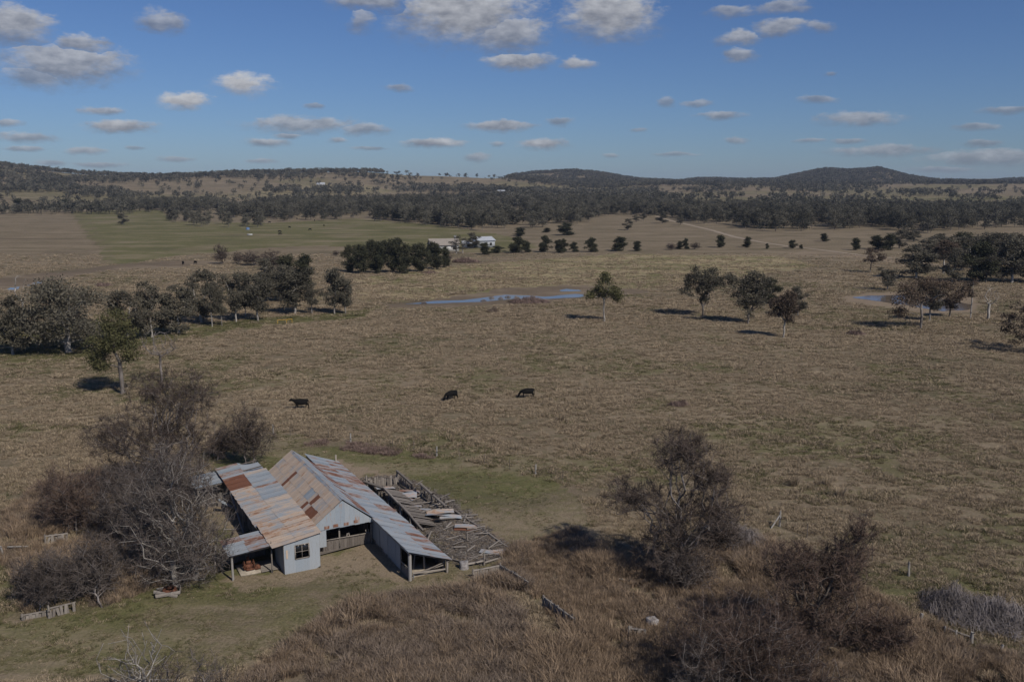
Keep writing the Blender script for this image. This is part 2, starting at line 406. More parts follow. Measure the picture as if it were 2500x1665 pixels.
Z_YARD = [(540, 1080), (640, 1050), (860, 1085), (1050, 1110), (1310, 1165), (1420, 1200), (1440, 1290), (1330, 1330), (1270, 1370), (1300, 1430), (1330, 1470), (1390, 1550), (1310, 1470), (1200, 1420), (1140, 1450), (900, 1470), (720, 1550), (600, 1620), (480, 1665), (-200, 1665), (-200, 1500), (100, 1500), (330, 1440), (540, 1400), (480, 1250)]
Z_DIRT = [(560, 1405), (690, 1400), (790, 1345), (905, 1322), (950, 1365), (1010, 1418), (1000, 1432), (900, 1390), (860, 1400), (730, 1440), (600, 1450)]
Z_PEN = [(880, 1170), (975, 1160), (1110, 1225), (1200, 1300), (1265, 1355), (1180, 1380), (1090, 1372), (1010, 1300), (930, 1220)]
Z_PEN2 = [(800, 1120), (880, 1150), (905, 1180), (860, 1180), (815, 1140)]
Z_LEFT = [(480, 1170), (560, 1230), (640, 1310), (600, 1330), (500, 1290), (440, 1210)]
Z_PADDOCK = [(172, 516), (395, 512), (420, 540), (660, 545), (880, 533), (1100, 553), (1260, 580), (1320, 605), (1240, 618), (1000, 612), (800, 600), (640, 605), (560, 615), (430, 625), (300, 645), (262, 645), (215, 580)]
Z_MEADOW = [(870, 680), (1100, 650), (1500, 620), (1900, 625), (2000, 650), (1700, 690), (1480, 720), (1380, 705), (1000, 735), (880, 735)]
Z_GREENL = [(-100, 800), (200, 780), (420, 800), (560, 785), (760, 770), (900, 755), (900, 775), (640, 795), (450, 830), (150, 880), (-100, 890)]
Z_MUD = [(930, 748), (1080, 728), (1240, 702), (1420, 695), (1560, 708), (1600, 716), (1500, 722), (1380, 730), (1240, 745), (1000, 752)]
Z_MUD2 = [(-100, 690), (60, 672), (140, 664), (300, 645), (430, 636), (560, 640), (420, 652), (250, 662), (120, 688), (-100, 725)]
Z_DAM = [(2045, 728), (2110, 715), (2230, 712), (2380, 730), (2400, 765), (2280, 768), (2180, 752), (2080, 740)]
Z_REED = [(1170, 1430), (1270, 1330), (1400, 1290), (1560, 1400), (1750, 1330), (1880, 1330), (2010, 1400), (2110, 1440), (2240, 1520), (2420, 1590), (2700, 1650), (3000, 1700), (3000, 1760), (1000, 1760), (540, 1760), (620, 1640), (720, 1560), (850, 1480), (1000, 1445), (1150, 1450), (1240, 1470), (1330, 1580), (1400, 1560), (1290, 1450)]
Z_REEDL = [(-50, 1290), (120, 1180), (260, 1160), (330, 1240), (520, 1350), (420, 1420), (260, 1480), (60, 1500), (30, 1400), (-50, 1340)]
Z_FARG = [(1800, 492), (2000, 478), (2250, 470), (2520, 478), (2520, 492), (2200, 490), (1950, 500)]
Z_TAN = [(600, 470), (760, 448), (900, 452), (960, 470), (860, 478), (640, 482)]
Z_STRIPE = [(1950, 612), (2090, 620), (2230, 640), (2240, 650), (2090, 632), (1930, 622)]


def zones(x, y, z=None):
    """returns weights: green, dirt, pale, dark at ground points."""
    z = np.zeros_like(x) if z is None else z
    px, py = proj(x, y, z)
    sz = F / np.maximum(y, 20)                                  # pixels per metre
    jx = (vnoise(x, y, 5, 21) - .5) * 4 * sz + (vnoise(x, y, 1.7, 23) - .5) * 1.5 * sz
    jy = (vnoise(x, y, 5, 22) - .5) * 4 * sz * np.clip(30 / np.maximum(y, 30), .02, .45)
    qx, qy = px + jx, py + jy
    P = lambda pl: inpoly(qx, qy, pl).astype(float)
    lo = vnoise(x, y, 14, 31) * .6 + vnoise(x, y, 5, 32) * .4
    green = sst(.42, .75, lo) * np.interp(y, [60, 130, 330, 331], [.75, .6, .4, 0])
    green = np.maximum(green, .55 * sst(.35, .65, vnoise(x, y, 160, 38)) * (y > 1150))
    green = np.maximum(green, P(Z_YARD) * (0.45 + .55 * sst(.3, .6, lo)))
    green = np.maximum(green, P(Z_PADDOCK) * (.95 - .4 * sst(.5, .9, vnoise(x, y * .6, 26, 35))))
    mead = vnoise(x * .25, y, 4.5, 36) * .6 + vnoise(x * .4, y, 1.6, 37) * .4
    m = P(Z_MEADOW); green = green * (1 - m)
    green = np.maximum(green, P(Z_GREENL)); green = np.maximum(green, P(Z_FARG) * (.35 + .5 * (np.sin(y / 11.0) > 0)))
    right = sst(1400, 2000, px) * sst(850, 1050, py) * .55
    green = np.maximum(green, right * sst(.35, .6, lo))
    dirt = np.maximum.reduce([P(Z_DIRT) * .75, P(Z_PEN), P(Z_PEN2), P(Z_LEFT) * .8, P(Z_MUD) * .9, P(Z_MUD2) * .8, P(Z_DAM) * .8, P(Z_STRIPE) * .7])
    pale = m
    pale = np.maximum(pale, P(Z_TAN) * .5)
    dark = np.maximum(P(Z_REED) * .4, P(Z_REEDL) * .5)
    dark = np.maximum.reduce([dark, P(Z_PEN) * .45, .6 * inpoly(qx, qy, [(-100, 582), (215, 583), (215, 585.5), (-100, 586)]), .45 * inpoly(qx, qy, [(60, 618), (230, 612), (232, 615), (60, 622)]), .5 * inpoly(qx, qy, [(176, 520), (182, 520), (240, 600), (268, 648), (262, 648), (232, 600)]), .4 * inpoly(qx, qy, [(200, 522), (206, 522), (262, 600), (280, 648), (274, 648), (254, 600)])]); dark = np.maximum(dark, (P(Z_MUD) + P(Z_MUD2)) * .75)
    return green, dirt, pale, dark


def ground_mat():
    m, T = new_mat('paddock_grass')
    pos = T.add('ShaderNodeNewGeometry').outputs['Position']
    at = T.add('ShaderNodeAttribute', attribute_name='zone')
    sp = T.add('ShaderNodeSeparateColor', {0: at.outputs['Color']})
    alpha = at.outputs['Alpha']
    n0 = T.noise(pos, 0.012, 4.0, 0.55); n1 = T.noise(pos, 0.09, 4.0, 0.6)
    n2 = T.noise(pos, 0.9, 5.0, 0.65); n3 = T.noise(pos, 5.0, 4.0, 0.65)
    n4 = T.noise(T.vmath('MULTIPLY', pos, (0.25, 1.0, 1.0)), 0.35, 5.0, 0.65)
    tan = T.mix(T.ramp(n3, .3, .7), (0.128, 0.101, 0.067), (0.245, 0.195, 0.136))
    tan = T.mix(T.math('MULTIPLY', T.ramp(n4, .45, .68), .6), tan, (0.275, 0.220, 0.152))
    tan = T.mix(T.math('MULTIPLY', T.ramp(n1, .5, .7), .5), tan, (0.175, 0.135, 0.098))
    tan = T.mix(T.math('MULTIPLY', T.ramp(n2, .46, .66), .6), tan, (0.105, 0.096, 0.050))
    grn = T.mix(T.ramp(n3, .3, .7), (0.078, 0.084, 0.034), (0.160, 0.150, 0.070))
    grn = T.mix(T.math('MULTIPLY', T.ramp(n2, .45, .7), .6), grn, (0.205, 0.168, 0.100))
    gf = T.ramp(T.math('ADD', sp.outputs[0], T.math('MULTIPLY', T.math('SUBTRACT', n2, .5), .9)), .25, .8)
    gf = T.math('MULTIPLY', gf, T.ramp(sp.outputs[0], 0.0, 0.15))
    col = T.mix(gf, tan, grn)
    n5 = T.noise(T.vmath('MULTIPLY', pos, (0.5, 1.0, 1.0)), 0.075, 8.0, 0.72, 0.6)
    mead = T.mix(T.ramp(n5, .40, .60), (0.135, 0.135, 0.058), (0.37, 0.30, 0.18))
    mead = T.mix(T.math('MULTIPLY', T.ramp(n2, .4, .65), .5), mead, (0.20, 0.17, 0.09))
    col = T.mix(sp.outputs[2], col, mead)
    drt = T.mix(T.ramp(n3, .25, .75), (0.185, 0.140, 0.100), (0.315, 0.245, 0.180))
    col = T.mix(T.math('MULTIPLY', sp.outputs[1], T.ramp(T.math('ADD', n2, sp.outputs[1]), .7, 1.3)), col, drt)
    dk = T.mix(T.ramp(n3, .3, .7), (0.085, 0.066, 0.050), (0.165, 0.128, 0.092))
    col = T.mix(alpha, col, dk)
    n6 = T.noise(T.vmath('MULTIPLY', pos, (0.45, 1.0, 1.0)), 0.05, 9.0, 0.78)
    col = T.mix(T.math('MULTIPLY', T.ramp(n6, .48, .60), .55), col, (0.262, 0.210, 0.146))
    col = T.mix(T.math('MULTIPLY', T.ramp(n6, .50, .37), .6), col, (0.098, 0.088, 0.054))
    h = T.math('ADD', T.math('MULTIPLY', n2, 2.0), n3)
    b = T.add('ShaderNodeBsdfPrincipled', {'Base Color': col, 'Roughness': 1.0, 'Specular IOR Level': 0.03})
    bn = T.add('ShaderNodeBump', {'Height': h, 'Strength': 0.7, 'Distance': 0.12}); T.l.new(bn.outputs[0], b.inputs['Normal'])
    T.add('ShaderNodeOutputMaterial', {'Surface': b.outputs[0]})
    return m


def build_ground():
    ns, nd = 430, 470
    s = np.linspace(-1.15, 1.15, ns); s = np.sign(s) * np.abs(s / 1.15) ** 1.25 * 1.15
    d = np.geomspace(16, 8000, nd)
    S, D = np.meshgrid(s, d); x, y = (S * (D + 40)).ravel(), D.ravel()
    z = tz(x, y)
    z = z + (vnoise(x, y, 2.2, 5) - .5) * .10 * (y < 140)
    i = np.arange(nd - 1)[:, None] * ns + np.arange(ns - 1)[None]
    q = np.stack([i, i + 1, i + ns + 1, i + ns], -1).reshape(-1, 4)
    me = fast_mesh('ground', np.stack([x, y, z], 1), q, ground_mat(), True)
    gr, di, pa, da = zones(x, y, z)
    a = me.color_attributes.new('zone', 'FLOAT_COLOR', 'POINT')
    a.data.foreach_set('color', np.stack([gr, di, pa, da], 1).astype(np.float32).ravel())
    o = obj('ground', me); tag(o, 'dry tan and green winter paddocks rolling to wooded hills', 'ground', kind='structure')


build_ground()


def gz(x, y): return float(tz(x, y))


def sheet_on_ground(name, pts_px, mat, lift, label, cat, jitter=0.0, seed=1, sub=4):
    """a closed outline of photo pixels laid on the flat valley floor."""
    P = np.array([g(*p)[:2] for p in pts_px]); r = np.random.default_rng(seed)
    out = []
    for i in range(len(P)):
        a, b = P[i], P[(i + 1) % len(P)]
        for k in range(sub):
            t = k / sub; out.append(a * (1 - t) + b * t + r.normal(0, jitter, 2) * np.array([1, .6]))
    out = np.array(out); n = len(out)
    bm = bmesh.new(); vsx = [bm.verts.new((p[0], p[1], lift)) for p in out]
    f = bm.faces.new(vsx); bmesh.ops.triangulate(bm, faces=[f]); 
    me = bpy.data.meshes.new(name); bm.normal_update()
    for ff in bm.faces:
        if ff.normal.z < 0: ff.normal_flip()
    bm.to_mesh(me); bm.free(); me.materials.append(mat)
    o = obj(name, me); tag(o, label, cat, kind='structure'); return o


def water_mat(name, col, rough):
    m, T = new_mat(name)
    pos = T.add('ShaderNodeNewGeometry').outputs['Position']
    n = T.noise(pos, 1.2, 3.0, .5)
    b = T.add('ShaderNodeBsdfPrincipled', {'Base Color': (*col, 1), 'Roughness': rough, 'IOR': 1.33, 'Specular IOR Level': 0.5})
    bn = T.add('ShaderNodeBump', {'Height': n, 'Strength': 0.05, 'Distance': 0.05}); T.l.new(bn.outputs[0], b.inputs['Normal'])
    T.add('ShaderNodeOutputMaterial', {'Surface': b.outputs[0]}); return m


M['water'] = water_mat('creek_water', (0.13, 0.13, 0.125), 0.10)
M['dam'] = water_mat('muddy_water', (0.15, 0.115, 0.085), 0.08)
sheet_on_ground('creek_pool', [(985, 743), (1060, 735), (1130, 733), (1190, 726), (1230, 720), (1290, 722), (1330, 725), (1400, 718), (1425, 719), (1420, 726), (1340, 730), (1250, 730), (1180, 737), (1100, 740), (1030, 742)], M['water'], 0.03, 'long blue pool of the creek across the middle of the paddock', 'water', .25, 2)
sheet_on_ground('creek_pool', [(1362, 709), (1385, 706), (1412, 708), (1420, 711), (1395, 712), (1372, 712)], M['water'], 0.03, 'short blue pool just beyond the long creek pool', 'water', .2, 3)
sheet_on_ground('creek_pool', [(-60, 722), (0, 712), (28, 703), (48, 700), (44, 708), (10, 718), (-60, 735)], M['water'], 0.03, 'blue creek water at the left edge of the photo', 'water', .2, 4)
sheet_on_ground('creek_pool', [(68, 697), (85, 690), (105, 686), (100, 692), (85, 697), (72, 700)], M['water'], 0.03, 'small blue water patch right of the left edge creek', 'water', .2, 5)
sheet_on_ground('farm_dam', [(2079, 727), (2120, 722), (2200, 721), (2290, 728), (2370, 744), (2368, 757), (2300, 760), (2240, 750), (2190, 742), (2120, 732)], M['dam'], 0.03, 'muddy farm dam behind the leaning gum on the right', 'water', .25, 6)

M['track'] = simple_mat('track_dirt', (0.25, 0.2, 0.15), (0.34, 0.28, 0.21), 0.4, 1.0, world=True, objrand=0)


def track(pts, w, label):
    P = [hit(*p) for p in pts]; Q = []
    for a, b in zip(P[:-1], P[1:]):
        for k in range(6): Q.append(a + (b - a) * k / 6)
    Q.append(P[-1]); Q = np.array(Q); d = np.gradient(Q, axis=0); nrm = np.stack([-d[:, 1], d[:, 0]], 1); nrm /= np.linalg.norm(nrm, axis=1, keepdims=True)
    L = Q[:, :2] + nrm * w / 2; Rr = Q[:, :2] - nrm * w / 2; n = len(Q)
    v = np.concatenate([np.column_stack([L, tz(L[:, 0], L[:, 1]) + .06]), np.column_stack([Rr, tz(Rr[:, 0], Rr[:, 1]) + .06])])
    i = np.arange(n - 1); q = np.stack([i, i + n, i + n + 1, i + 1], 1)
    tag(obj('dirt_track', fast_mesh('dirt_track', v, q, M['track'])), label, 'track', kind='structure')


track([(1600, 528), (1640, 540), (1680, 549), (1735, 562), (1790, 578), (1812, 583)], 3.6, 'pale dirt track running down the brown slope from the wood')
track([(1812, 583), (1860, 592), (1925, 602), (1990, 609), (2090, 622), (2210, 634), (2290, 650)], 3.0, 'pale dirt track crossing the flat below the round dark trees')

# ------------------------------------------------------------------ vegetation generators
def grow(rs, trunk, targets, step=0.9, tip_r=0.012, trunk_r=0.22, attach=None, sag=0.12, jitter=0.08, pl=0.3):
    """joins every target to the nearest bough; returns edges P0,P1,R0,R1."""
    N = len(trunk) + len(targets) * 8 + 10
    pos = np.zeros((N, 3)); par = np.full(N, -1); plen = np.zeros(N)
    n = 0; last = -1
    for p in trunk:
        pos[n] = p; par[n] = last
        if last >= 0: plen[n] = plen[last] + np.linalg.norm(pos[n] - pos[last])
        last = n; n += 1
    first = len(trunk) // 2 if attach is None else attach
    top = pos[n - 1]
    for t in targets[np.argsort(np.linalg.norm(targets - top, axis=1))]:
        d = np.linalg.norm(pos[:n] - t, axis=1); c = d + pl * plen[:n] + 0.8 * np.maximum(0, pos[:n, 2] - t[2]); c[:first] = 1e9
        k = int(np.argmin(c)); dd = d[k]; m = min(7, max(1, int(dd / step))); a = pos[k].copy(); prev = k
        mid = np.array([rs.normal(0, jitter * dd), rs.normal(0, jitter * dd), sag * dd])
        for j in range(1, m + 1):
            if n >= N: break
            f = j / m; pos[n] = a + (t - a) * f + mid * (4 * f * (1 - f)) * .5 + (rs.normal(0, jitter * .5, 3) * step if j < m else 0)
            par[n] = prev; plen[n] = plen[prev] + dd / m; prev = n; n += 1
    pos, par = pos[:n], par[:n]; cnt = np.zeros(n); ch = np.zeros(n, int); np.add.at(ch, par[1:], 1); cnt[ch == 0] = 1
    for i in range(n - 1, 0, -1): cnt[par[i]] += cnt[i]
    e = math.log(trunk_r / tip_r) / math.log(max(2, cnt[0])); r = tip_r * cnt ** e
    i = np.arange(1, n); r1 = r[i]; r0 = np.minimum(r[par[i]], r1 * 1.35)
    return pos[par[i]], pos[i], r0, r1, pos, ch == 0


def in_lobes(rs, lobes, n, shell=0.35):
    """points in ellipsoids (cx,cy,cz,rx,ry,rz,weight)."""
    w = np.array([l[6] for l in lobes], float); w /= w.sum(); k = rs.choice(len(lobes), n, p=w)
    L = np.array(lobes)[k]; u = rs.normal(size=(n, 3)); u /= np.linalg.norm(u, axis=1, keepdims=True)
    rad = (shell + (1 - shell) * rs.random(n)) ** .6
    return L[:, :3] + u * rad[:, None] * L[:, 3:6]


def leaves(rs, C, m, sig, size, droop=0.3):
    n = len(C) * m; c = np.repeat(C, m, 0) + rs.normal(size=(n, 3)) * np.array(sig)
    a = rs.normal(size=(n, 3)); a[:, 2] -= droop; a /= np.linalg.norm(a, axis=1, keepdims=True)
    b = np.cross(a, rs.normal(size=(n, 3))); b /= np.linalg.norm(b, axis=1, keepdims=True)
    s = size * (0.6 + .8 * rs.random(n))[:, None]
    v = np.stack([c - a * s, c + b * s * .42, c + a * s, c - b * s * .42], 1).reshape(-1, 3)
    return v, np.arange(n * 4).reshape(-1, 4)


def tree_meshes(name, seed, H, W, clear=.3, nl=9, lean=(0, 0), nclump=190, perclump=33, leafsize=.2, sig=.40, fork=.1, trunk_r=None, leaf='leaf', bark='bark', lobes=None, flat=.75, shape='round', trunk_to=.34, core=False):
    rs = np.random.default_rng(seed); trunk_r = trunk_r or H * .019
    if lobes is None:
        lobes = []
        for i in range(nl):
            a = rs.uniform(0, 6.283) if i % 2 else i * 2.4; f = rs.random() ** .45; h = (i + rs.random()) / nl
            zc = H * (clear + (1 - clear) * (.10 + .78 * h))
            if shape == 'vase': rr = W * .5 * (.30 + .70 * h) * .80
            elif shape == 'cone': rr = W * .5 * (1.08 - h) * .72
            else: rr = W * .5 * math.sin(math.pi * (.22 + .64 * h)) * .80
            lr = W * rs.uniform(.11, .19)
            lobes.append((math.cos(a) * rr * f + lean[0] * zc, math.sin(a) * rr * f + lean[1] * zc, zc, lr, lr, lr * flat, lr ** 2))
    if core:
        for h in np.linspace(.12, .9, 6): lobes.append((lean[0] * H * h, lean[1] * H * h, H * (clear + (1 - clear) * h), W * .17, W * .17, H * .10, (W * .14) ** 2))
    C = in_lobes(rs, lobes, nclump)
    C[:, 2] = np.clip(C[:, 2], H * clear * .8, H - sig * .4)
    k = 7; zt = np.linspace(0, H * trunk_to, k); trunk = np.column_stack([lean[0] * zt + np.cumsum(rs.normal(0, .03 * H / k, k)), lean[1] * zt + np.cumsum(rs.normal(0, .03 * H / k, k)), zt]); trunk[0] = (0, 0, -.25)
    P0, P1, R0, R1, pos, _ = grow(rs, trunk, C, step=H * .07, tip_r=.018, trunk_r=trunk_r, attach=max(1, int(fork / trunk_to * k)), sag=.18)
    big = R1 > .045; mb = MB(); mb.tubes(P0[big], P1[big], R0[big], R1[big], 6)
    if (~big).any(): mb.tubes(P0[~big], P1[~big], R0[~big], R1[~big], 3)
    mb.tubes([(0, 0, -.3)], [trunk[1] * .4], trunk_r * 1.5, trunk_r, 7)
    tm = mb.mesh(name + '_trunk', M[bark], True)
    v, q = leaves(rs, C, perclump, (sig, sig, sig * .6), leafsize)
    cm = fast_mesh(name + '_crown', v, q, M[leaf])
    return tm, cm, H, W


def bare_meshes(name, seed, H, W, lobes=None, n=420, twigs=9, twig_len=.75, twig_w=.012, trunk=None, trunk_r=.2, mat='twig_grey', bark='bark_grey', stems=1, attach=1, tip_r=.011, spread=.9):
    """leafless tree: limbs as one mesh, the haze of fine twigs as another."""
    rs = np.random.default_rng(seed)
    if lobes is None: lobes = [(0, 0, H * .62, W * .42, W * .42, H * .34, 1), (W * .15, 0, H * .4, W * .38, W * .38, H * .25, .7), (-W * .15, W * .1, H * .45, W * .36, W * .36, H * .25, .7)]
    P0, P1, R0, R1, tips = [], [], [], [], []
    tg = in_lobes(rs, [tuple(l[:3]) + (l[3] * 1.25, l[4] * 1.25, l[5] * 1.25, l[6]) for l in lobes], int(n * 1.3), .02); tg[:, 2] = np.maximum(tg[:, 2], .35)
    bases = [np.array([rs.normal(0, .5) if stems > 1 else 0, rs.normal(0, .5) if stems > 1 else 0, -.2]) for _ in range(stems)]
    n = len(tg); own = rs.integers(0, stems, n)
    for s in range(stems):
        T = tg[own == s]
        if len(T) < 3: continue
        c = T.mean(0); k = 6
        if trunk is not None and s == 0: tr = np.array(trunk, float)
        else:
            f = np.linspace(0, .55, k)[:, None]; tr = bases[s] + (c - bases[s]) * f * np.array([.8, .8, 1.0]) + np.cumsum(rs.normal(0, .06, (k, 3)), 0) * (f > 0)
        a, b, r0, r1, pos, tip = grow(rs, tr, T, step=.7, tip_r=tip_r, trunk_r=trunk_r / math.sqrt(stems), attach=attach, sag=.12, jitter=.12, pl=.35)
        P0.append(a); P1.append(b); R0.append(r0); R1.append(r1); tips.append(b)
    P0, P1, R0, R1 = (np.concatenate(z) for z in (P0, P1, R0, R1))
    big = R1 > .03; mb = MB(); mb.tubes(P0[big], P1[big], R0[big], R1[big], 6)
    if (~big).any(): mb.tubes(P0[~big], P1[~big], R0[~big], R1[~big], 3)
    tm = mb.mesh(name + '_limbs', M[bark], True)
    sm = P1[R1 < .035]; dr = (P1 - P0)[R1 < .035]; dr /= np.linalg.norm(dr, axis=1, keepdims=True) + 1e-6
    twigs = int(twigs * 1.8); m = len(sm) * twigs; o = np.repeat(sm, twigs, 0) - np.repeat(dr, twigs, 0) * rs.random((m, 1)) * .5
    d = np.repeat(dr, twigs, 0) * .5 + rs.normal(size=(m, 3)) * spread * .6 + np.array([0, 0, .18]); d /= np.linalg.norm(d, axis=1, keepdims=True)
    ln = twig_len * (.4 + rs.random((m, 1))); sd = np.cross(d, rs.normal(size=(m, 3))); sd /= np.linalg.norm(sd, axis=1, keepdims=True)
    md = o + d * ln * .5 + rs.normal(size=(m, 3)) * ln * .1; en = o + d * ln + rs.normal(size=(m, 3)) * ln * .16
    w = twig_w * (.6 + .8 * rs.random((m, 1)))
    v = np.stack([o - sd * w, o + sd * w, md + sd * w * .8, md - sd * w * .8, en], 1).reshape(-1, 3)
    b = np.arange(m)[:, None] * 5
    v[:, 2] = np.maximum(v[:, 2], 0.02)
    cm = fast_mesh(name + '_twigs', v, [b + np.array([[0, 1, 2, 3]]), b + np.array([[3, 2, 4]])], M[mat])
    return tm, cm, H, W


def plant_tree(name, meshes, loc, label, cat='tree', group=None, rz=0.0, scale=(1, 1, 1), crown='crown', trunk='trunk'):
    e = empty(name, loc, rz); e.scale = scale
    tag(e, label, cat, group); obj(trunk, meshes[0], e)
    if meshes[1] is not None: obj(crown, meshes[1], e)
    return e


def size_px(bx, by, ty, x0, x1):
    """base point and real height/width from photo pixels."""
    b = hit(bx, by); dep = b[1] * math.cos(PITCH) + (CAMZ - b[2]) * math.sin(PITCH)
    d = ray(bx, ty); t = b[1] / d[1]; h = CAMZ + d[2] * t - b[2]
    return b, h, (x1 - x0) * dep / F


def scatter(name, pts, scl, rot, idx, sources, label, cat, kind='stuff'):
    """one object of uncountable small growth: geometry-node instances on points."""
    n = len(pts); me = bpy.data.meshes.new(name); me.vertices.add(n); me.vertices.foreach_set('co', np.asarray(pts, np.float32).ravel())
    scl = np.asarray(scl, np.float32); scl = np.repeat(scl[:, None], 3, 1) if scl.ndim == 1 else scl
    for nm, ty, arr, key in (('scl', 'FLOAT_VECTOR', scl, 'vector'), ('rot', 'FLOAT_VECTOR', np.asarray(rot, np.float32), 'vector'), ('pick', 'INT', np.asarray(idx, np.int32), 'value')):
        a = me.attributes.new(nm, ty, 'POINT'); a.data.foreach_set(key, arr.ravel())
    c = bpy.data.collections.new(name + '_source')
    for i, (mesh) in enumerate(sources):
        so_ = bpy.data.objects.new('%s_%02d' % (name, i), mesh); c.objects.link(so_)
    gt = bpy.data.node_groups.new(name, 'GeometryNodeTree')
    gt.interface.new_socket('Geometry', in_out='INPUT', socket_type='NodeSocketGeometry'); gt.interface.new_socket('Geometry', in_out='OUTPUT', socket_type='NodeSocketGeometry')
    T = NT(gt); gi = T.add('NodeGroupInput'); go = T.add('NodeGroupOutput')
    ci = T.add('GeometryNodeCollectionInfo'); ci.inputs[0].default_value = c; ci.inputs[1].default_value = True; ci.inputs[2].default_value = True
    na = lambda nm, dt: T.add('GeometryNodeInputNamedAttribute', {0: nm}, data_type=dt).outputs[0]
    ip = T.add('GeometryNodeInstanceOnPoints', {'Points': gi.outputs[0], 'Instance': ci.outputs[0], 'Pick Instance': True, 'Instance Index': na('pick', 'INT'), 'Rotation': na('rot', 'FLOAT_VECTOR'), 'Scale': na('scl', 'FLOAT_VECTOR')})
    T.l.new(ip.outputs[0], go.inputs[0])
    o = obj(name, me); md = o.modifiers.new('scatter', 'NODES'); md.node_group = gt
    tag(o, label, cat, kind=kind); return o


def blades(seed, n, h, spread, lean, w, mat, curl=.3):
    rs = np.random.default_rng(seed); a = rs.uniform(0, 6.283, n); r = spread * np.sqrt(rs.random(n))
    o = np.column_stack([np.cos(a) * r, np.sin(a) * r, np.full(n, -.02)])
    b = a + rs.normal(0, .7, n); hh = h * (.5 + .6 * rs.random(n)); ln = lean * (.3 + .9 * rs.random(n)) * hh
    d = np.column_stack([np.cos(b), np.sin(b), np.zeros(n)])
    md = o + d * ln[:, None] * .35 + np.array([0, 0, 1]) * hh[:, None] * .6
    en = o + d * ln[:, None] + np.array([0, 0, 1]) * (hh * (1 - curl * rs.random(n)))[:, None]
    c = rs.uniform(0, 6.283, n); sd = np.column_stack([np.cos(c), np.sin(c), np.zeros(n)]) * w
    v = np.stack([o - sd, o + sd, md + sd * .8, md - sd * .8, en], 1).reshape(-1, 3); k = np.arange(n)[:, None] * 5
    return fast_mesh('grass_tuft', v, [k + np.array([[0, 1, 2, 3]]), k + np.array([[3, 2, 4]])], M[mat])


def sample_world(poly_px, n, rs):
    W = np.array([g(*p)[:2] for p in poly_px]); lo, hi = W.min(0), W.max(0); out = np.zeros((0, 2))
    while len(out) < n:
        p = lo + (hi - lo) * rs.random((n * 2, 2)); p = p[inpoly(p[:, 0], p[:, 1], [tuple(w) for w in W])]; out = np.concatenate([out, p])
    return out[:n]
#PART2
# ------------------------------------------------------------------ the shearing shed (local axes: v right, u away, z up)
SHED_O = g(1001.6, 1417); SHED_TH = math.radians(28.3)
SHED_M = Matrix.Translation(Vector(SHED_O)) @ Matrix.Rotation(SHED_TH, 4, 'Z')
def S2W(v, u, z=0.0): return np.array(SHED_M @ Vector((v, u, z)))


_sheet = {}
def sheet_mesh(w, l, bend=0.0):
    """one corrugated sheet, width x along local X, length along local Y, centred."""
    k = (round(w, 2), round(l, 2), round(bend, 2))
    if k not in _sheet:
        nc = max(4, min(11, int(w / .076))); n = nc * 2 + 1; xs = np.linspace(-w / 2, w / 2, n); zs = np.where(np.arange(n) % 2 == 0, .011, -.011)
        ys = np.array([-l / 2, l / 2]) if abs(bend) < .01 else np.linspace(-l / 2, l / 2, 6)
        v = np.array([(x, y, z + bend * (1 - (2 * y / l) ** 2)) for y in ys for x, z in zip(xs, zs)])
        q = np.array([(r * n + i, r * n + i + 1, (r + 1) * n + i + 1, (r + 1) * n + i) for r in range(len(ys) - 1) for i in range(n - 1)])
        _sheet[k] = fast_mesh('corrugated_sheet', v, q, M['iron'], True)
    return _sheet[k]


def frame(x, y, o):
    x = Vector(x).normalized(); y = Vector(y); y = (y - x * y.dot(x)).normalized(); z = x.cross(y)
    m = Matrix.Identity(4)
    for i in range(3): m[i][0], m[i][1], m[i][2], m[i][3] = x[i], y[i], z[i], o[i]
    return m


def put_sheet(parent, name, centre, xdir, ydir, w, l, rust=0.0, peach=0.0, bend=0.0, jit=0.0):
    mw = frame(xdir, ydir, centre)
    if jit: mw = mw @ Euler((R.gauss(0, jit), R.gauss(0, jit), R.gauss(0, jit * .5))).to_matrix().to_4x4()
    o = obj(name, sheet_mesh(w, l, bend), parent, mw=mw); o['rust'] = float(rust); o['peach'] = float(peach)
    return o


def roof(parent, A, B, D, rows, fn, w=.74, name='roof_sheet', jit=.006, skip=None):
    """sheets between the top line A-B and the eave below (D under A)."""
    A, B, D = Vector(A), Vector(B), Vector(D); al = B - A; dn = D - A; n = max(1, round(al.length / w)); ww = al.length / n; rl = dn.length / rows
    nrm = al.cross(-dn).normalized(); flip = nrm.z < 0
    for r in range(rows):
        for i in range(n):
            if skip and skip(r, i, n): continue
            f = fn(r, i / max(1, n - 1)); c = A + al * ((i + .5) / n) + dn * ((r + .5) / rows)
            c += (nrm if not flip else -nrm) * ((rows - r) * .016 + (i % 2) * .010 + R.uniform(0, .006)) + dn.normalized() * R.gauss(0, .02)
            xd = al if not flip else -al
            put_sheet(parent, name, c, xd, -dn, ww + .07, rl + .13, f[0], f[1], jit=jit)


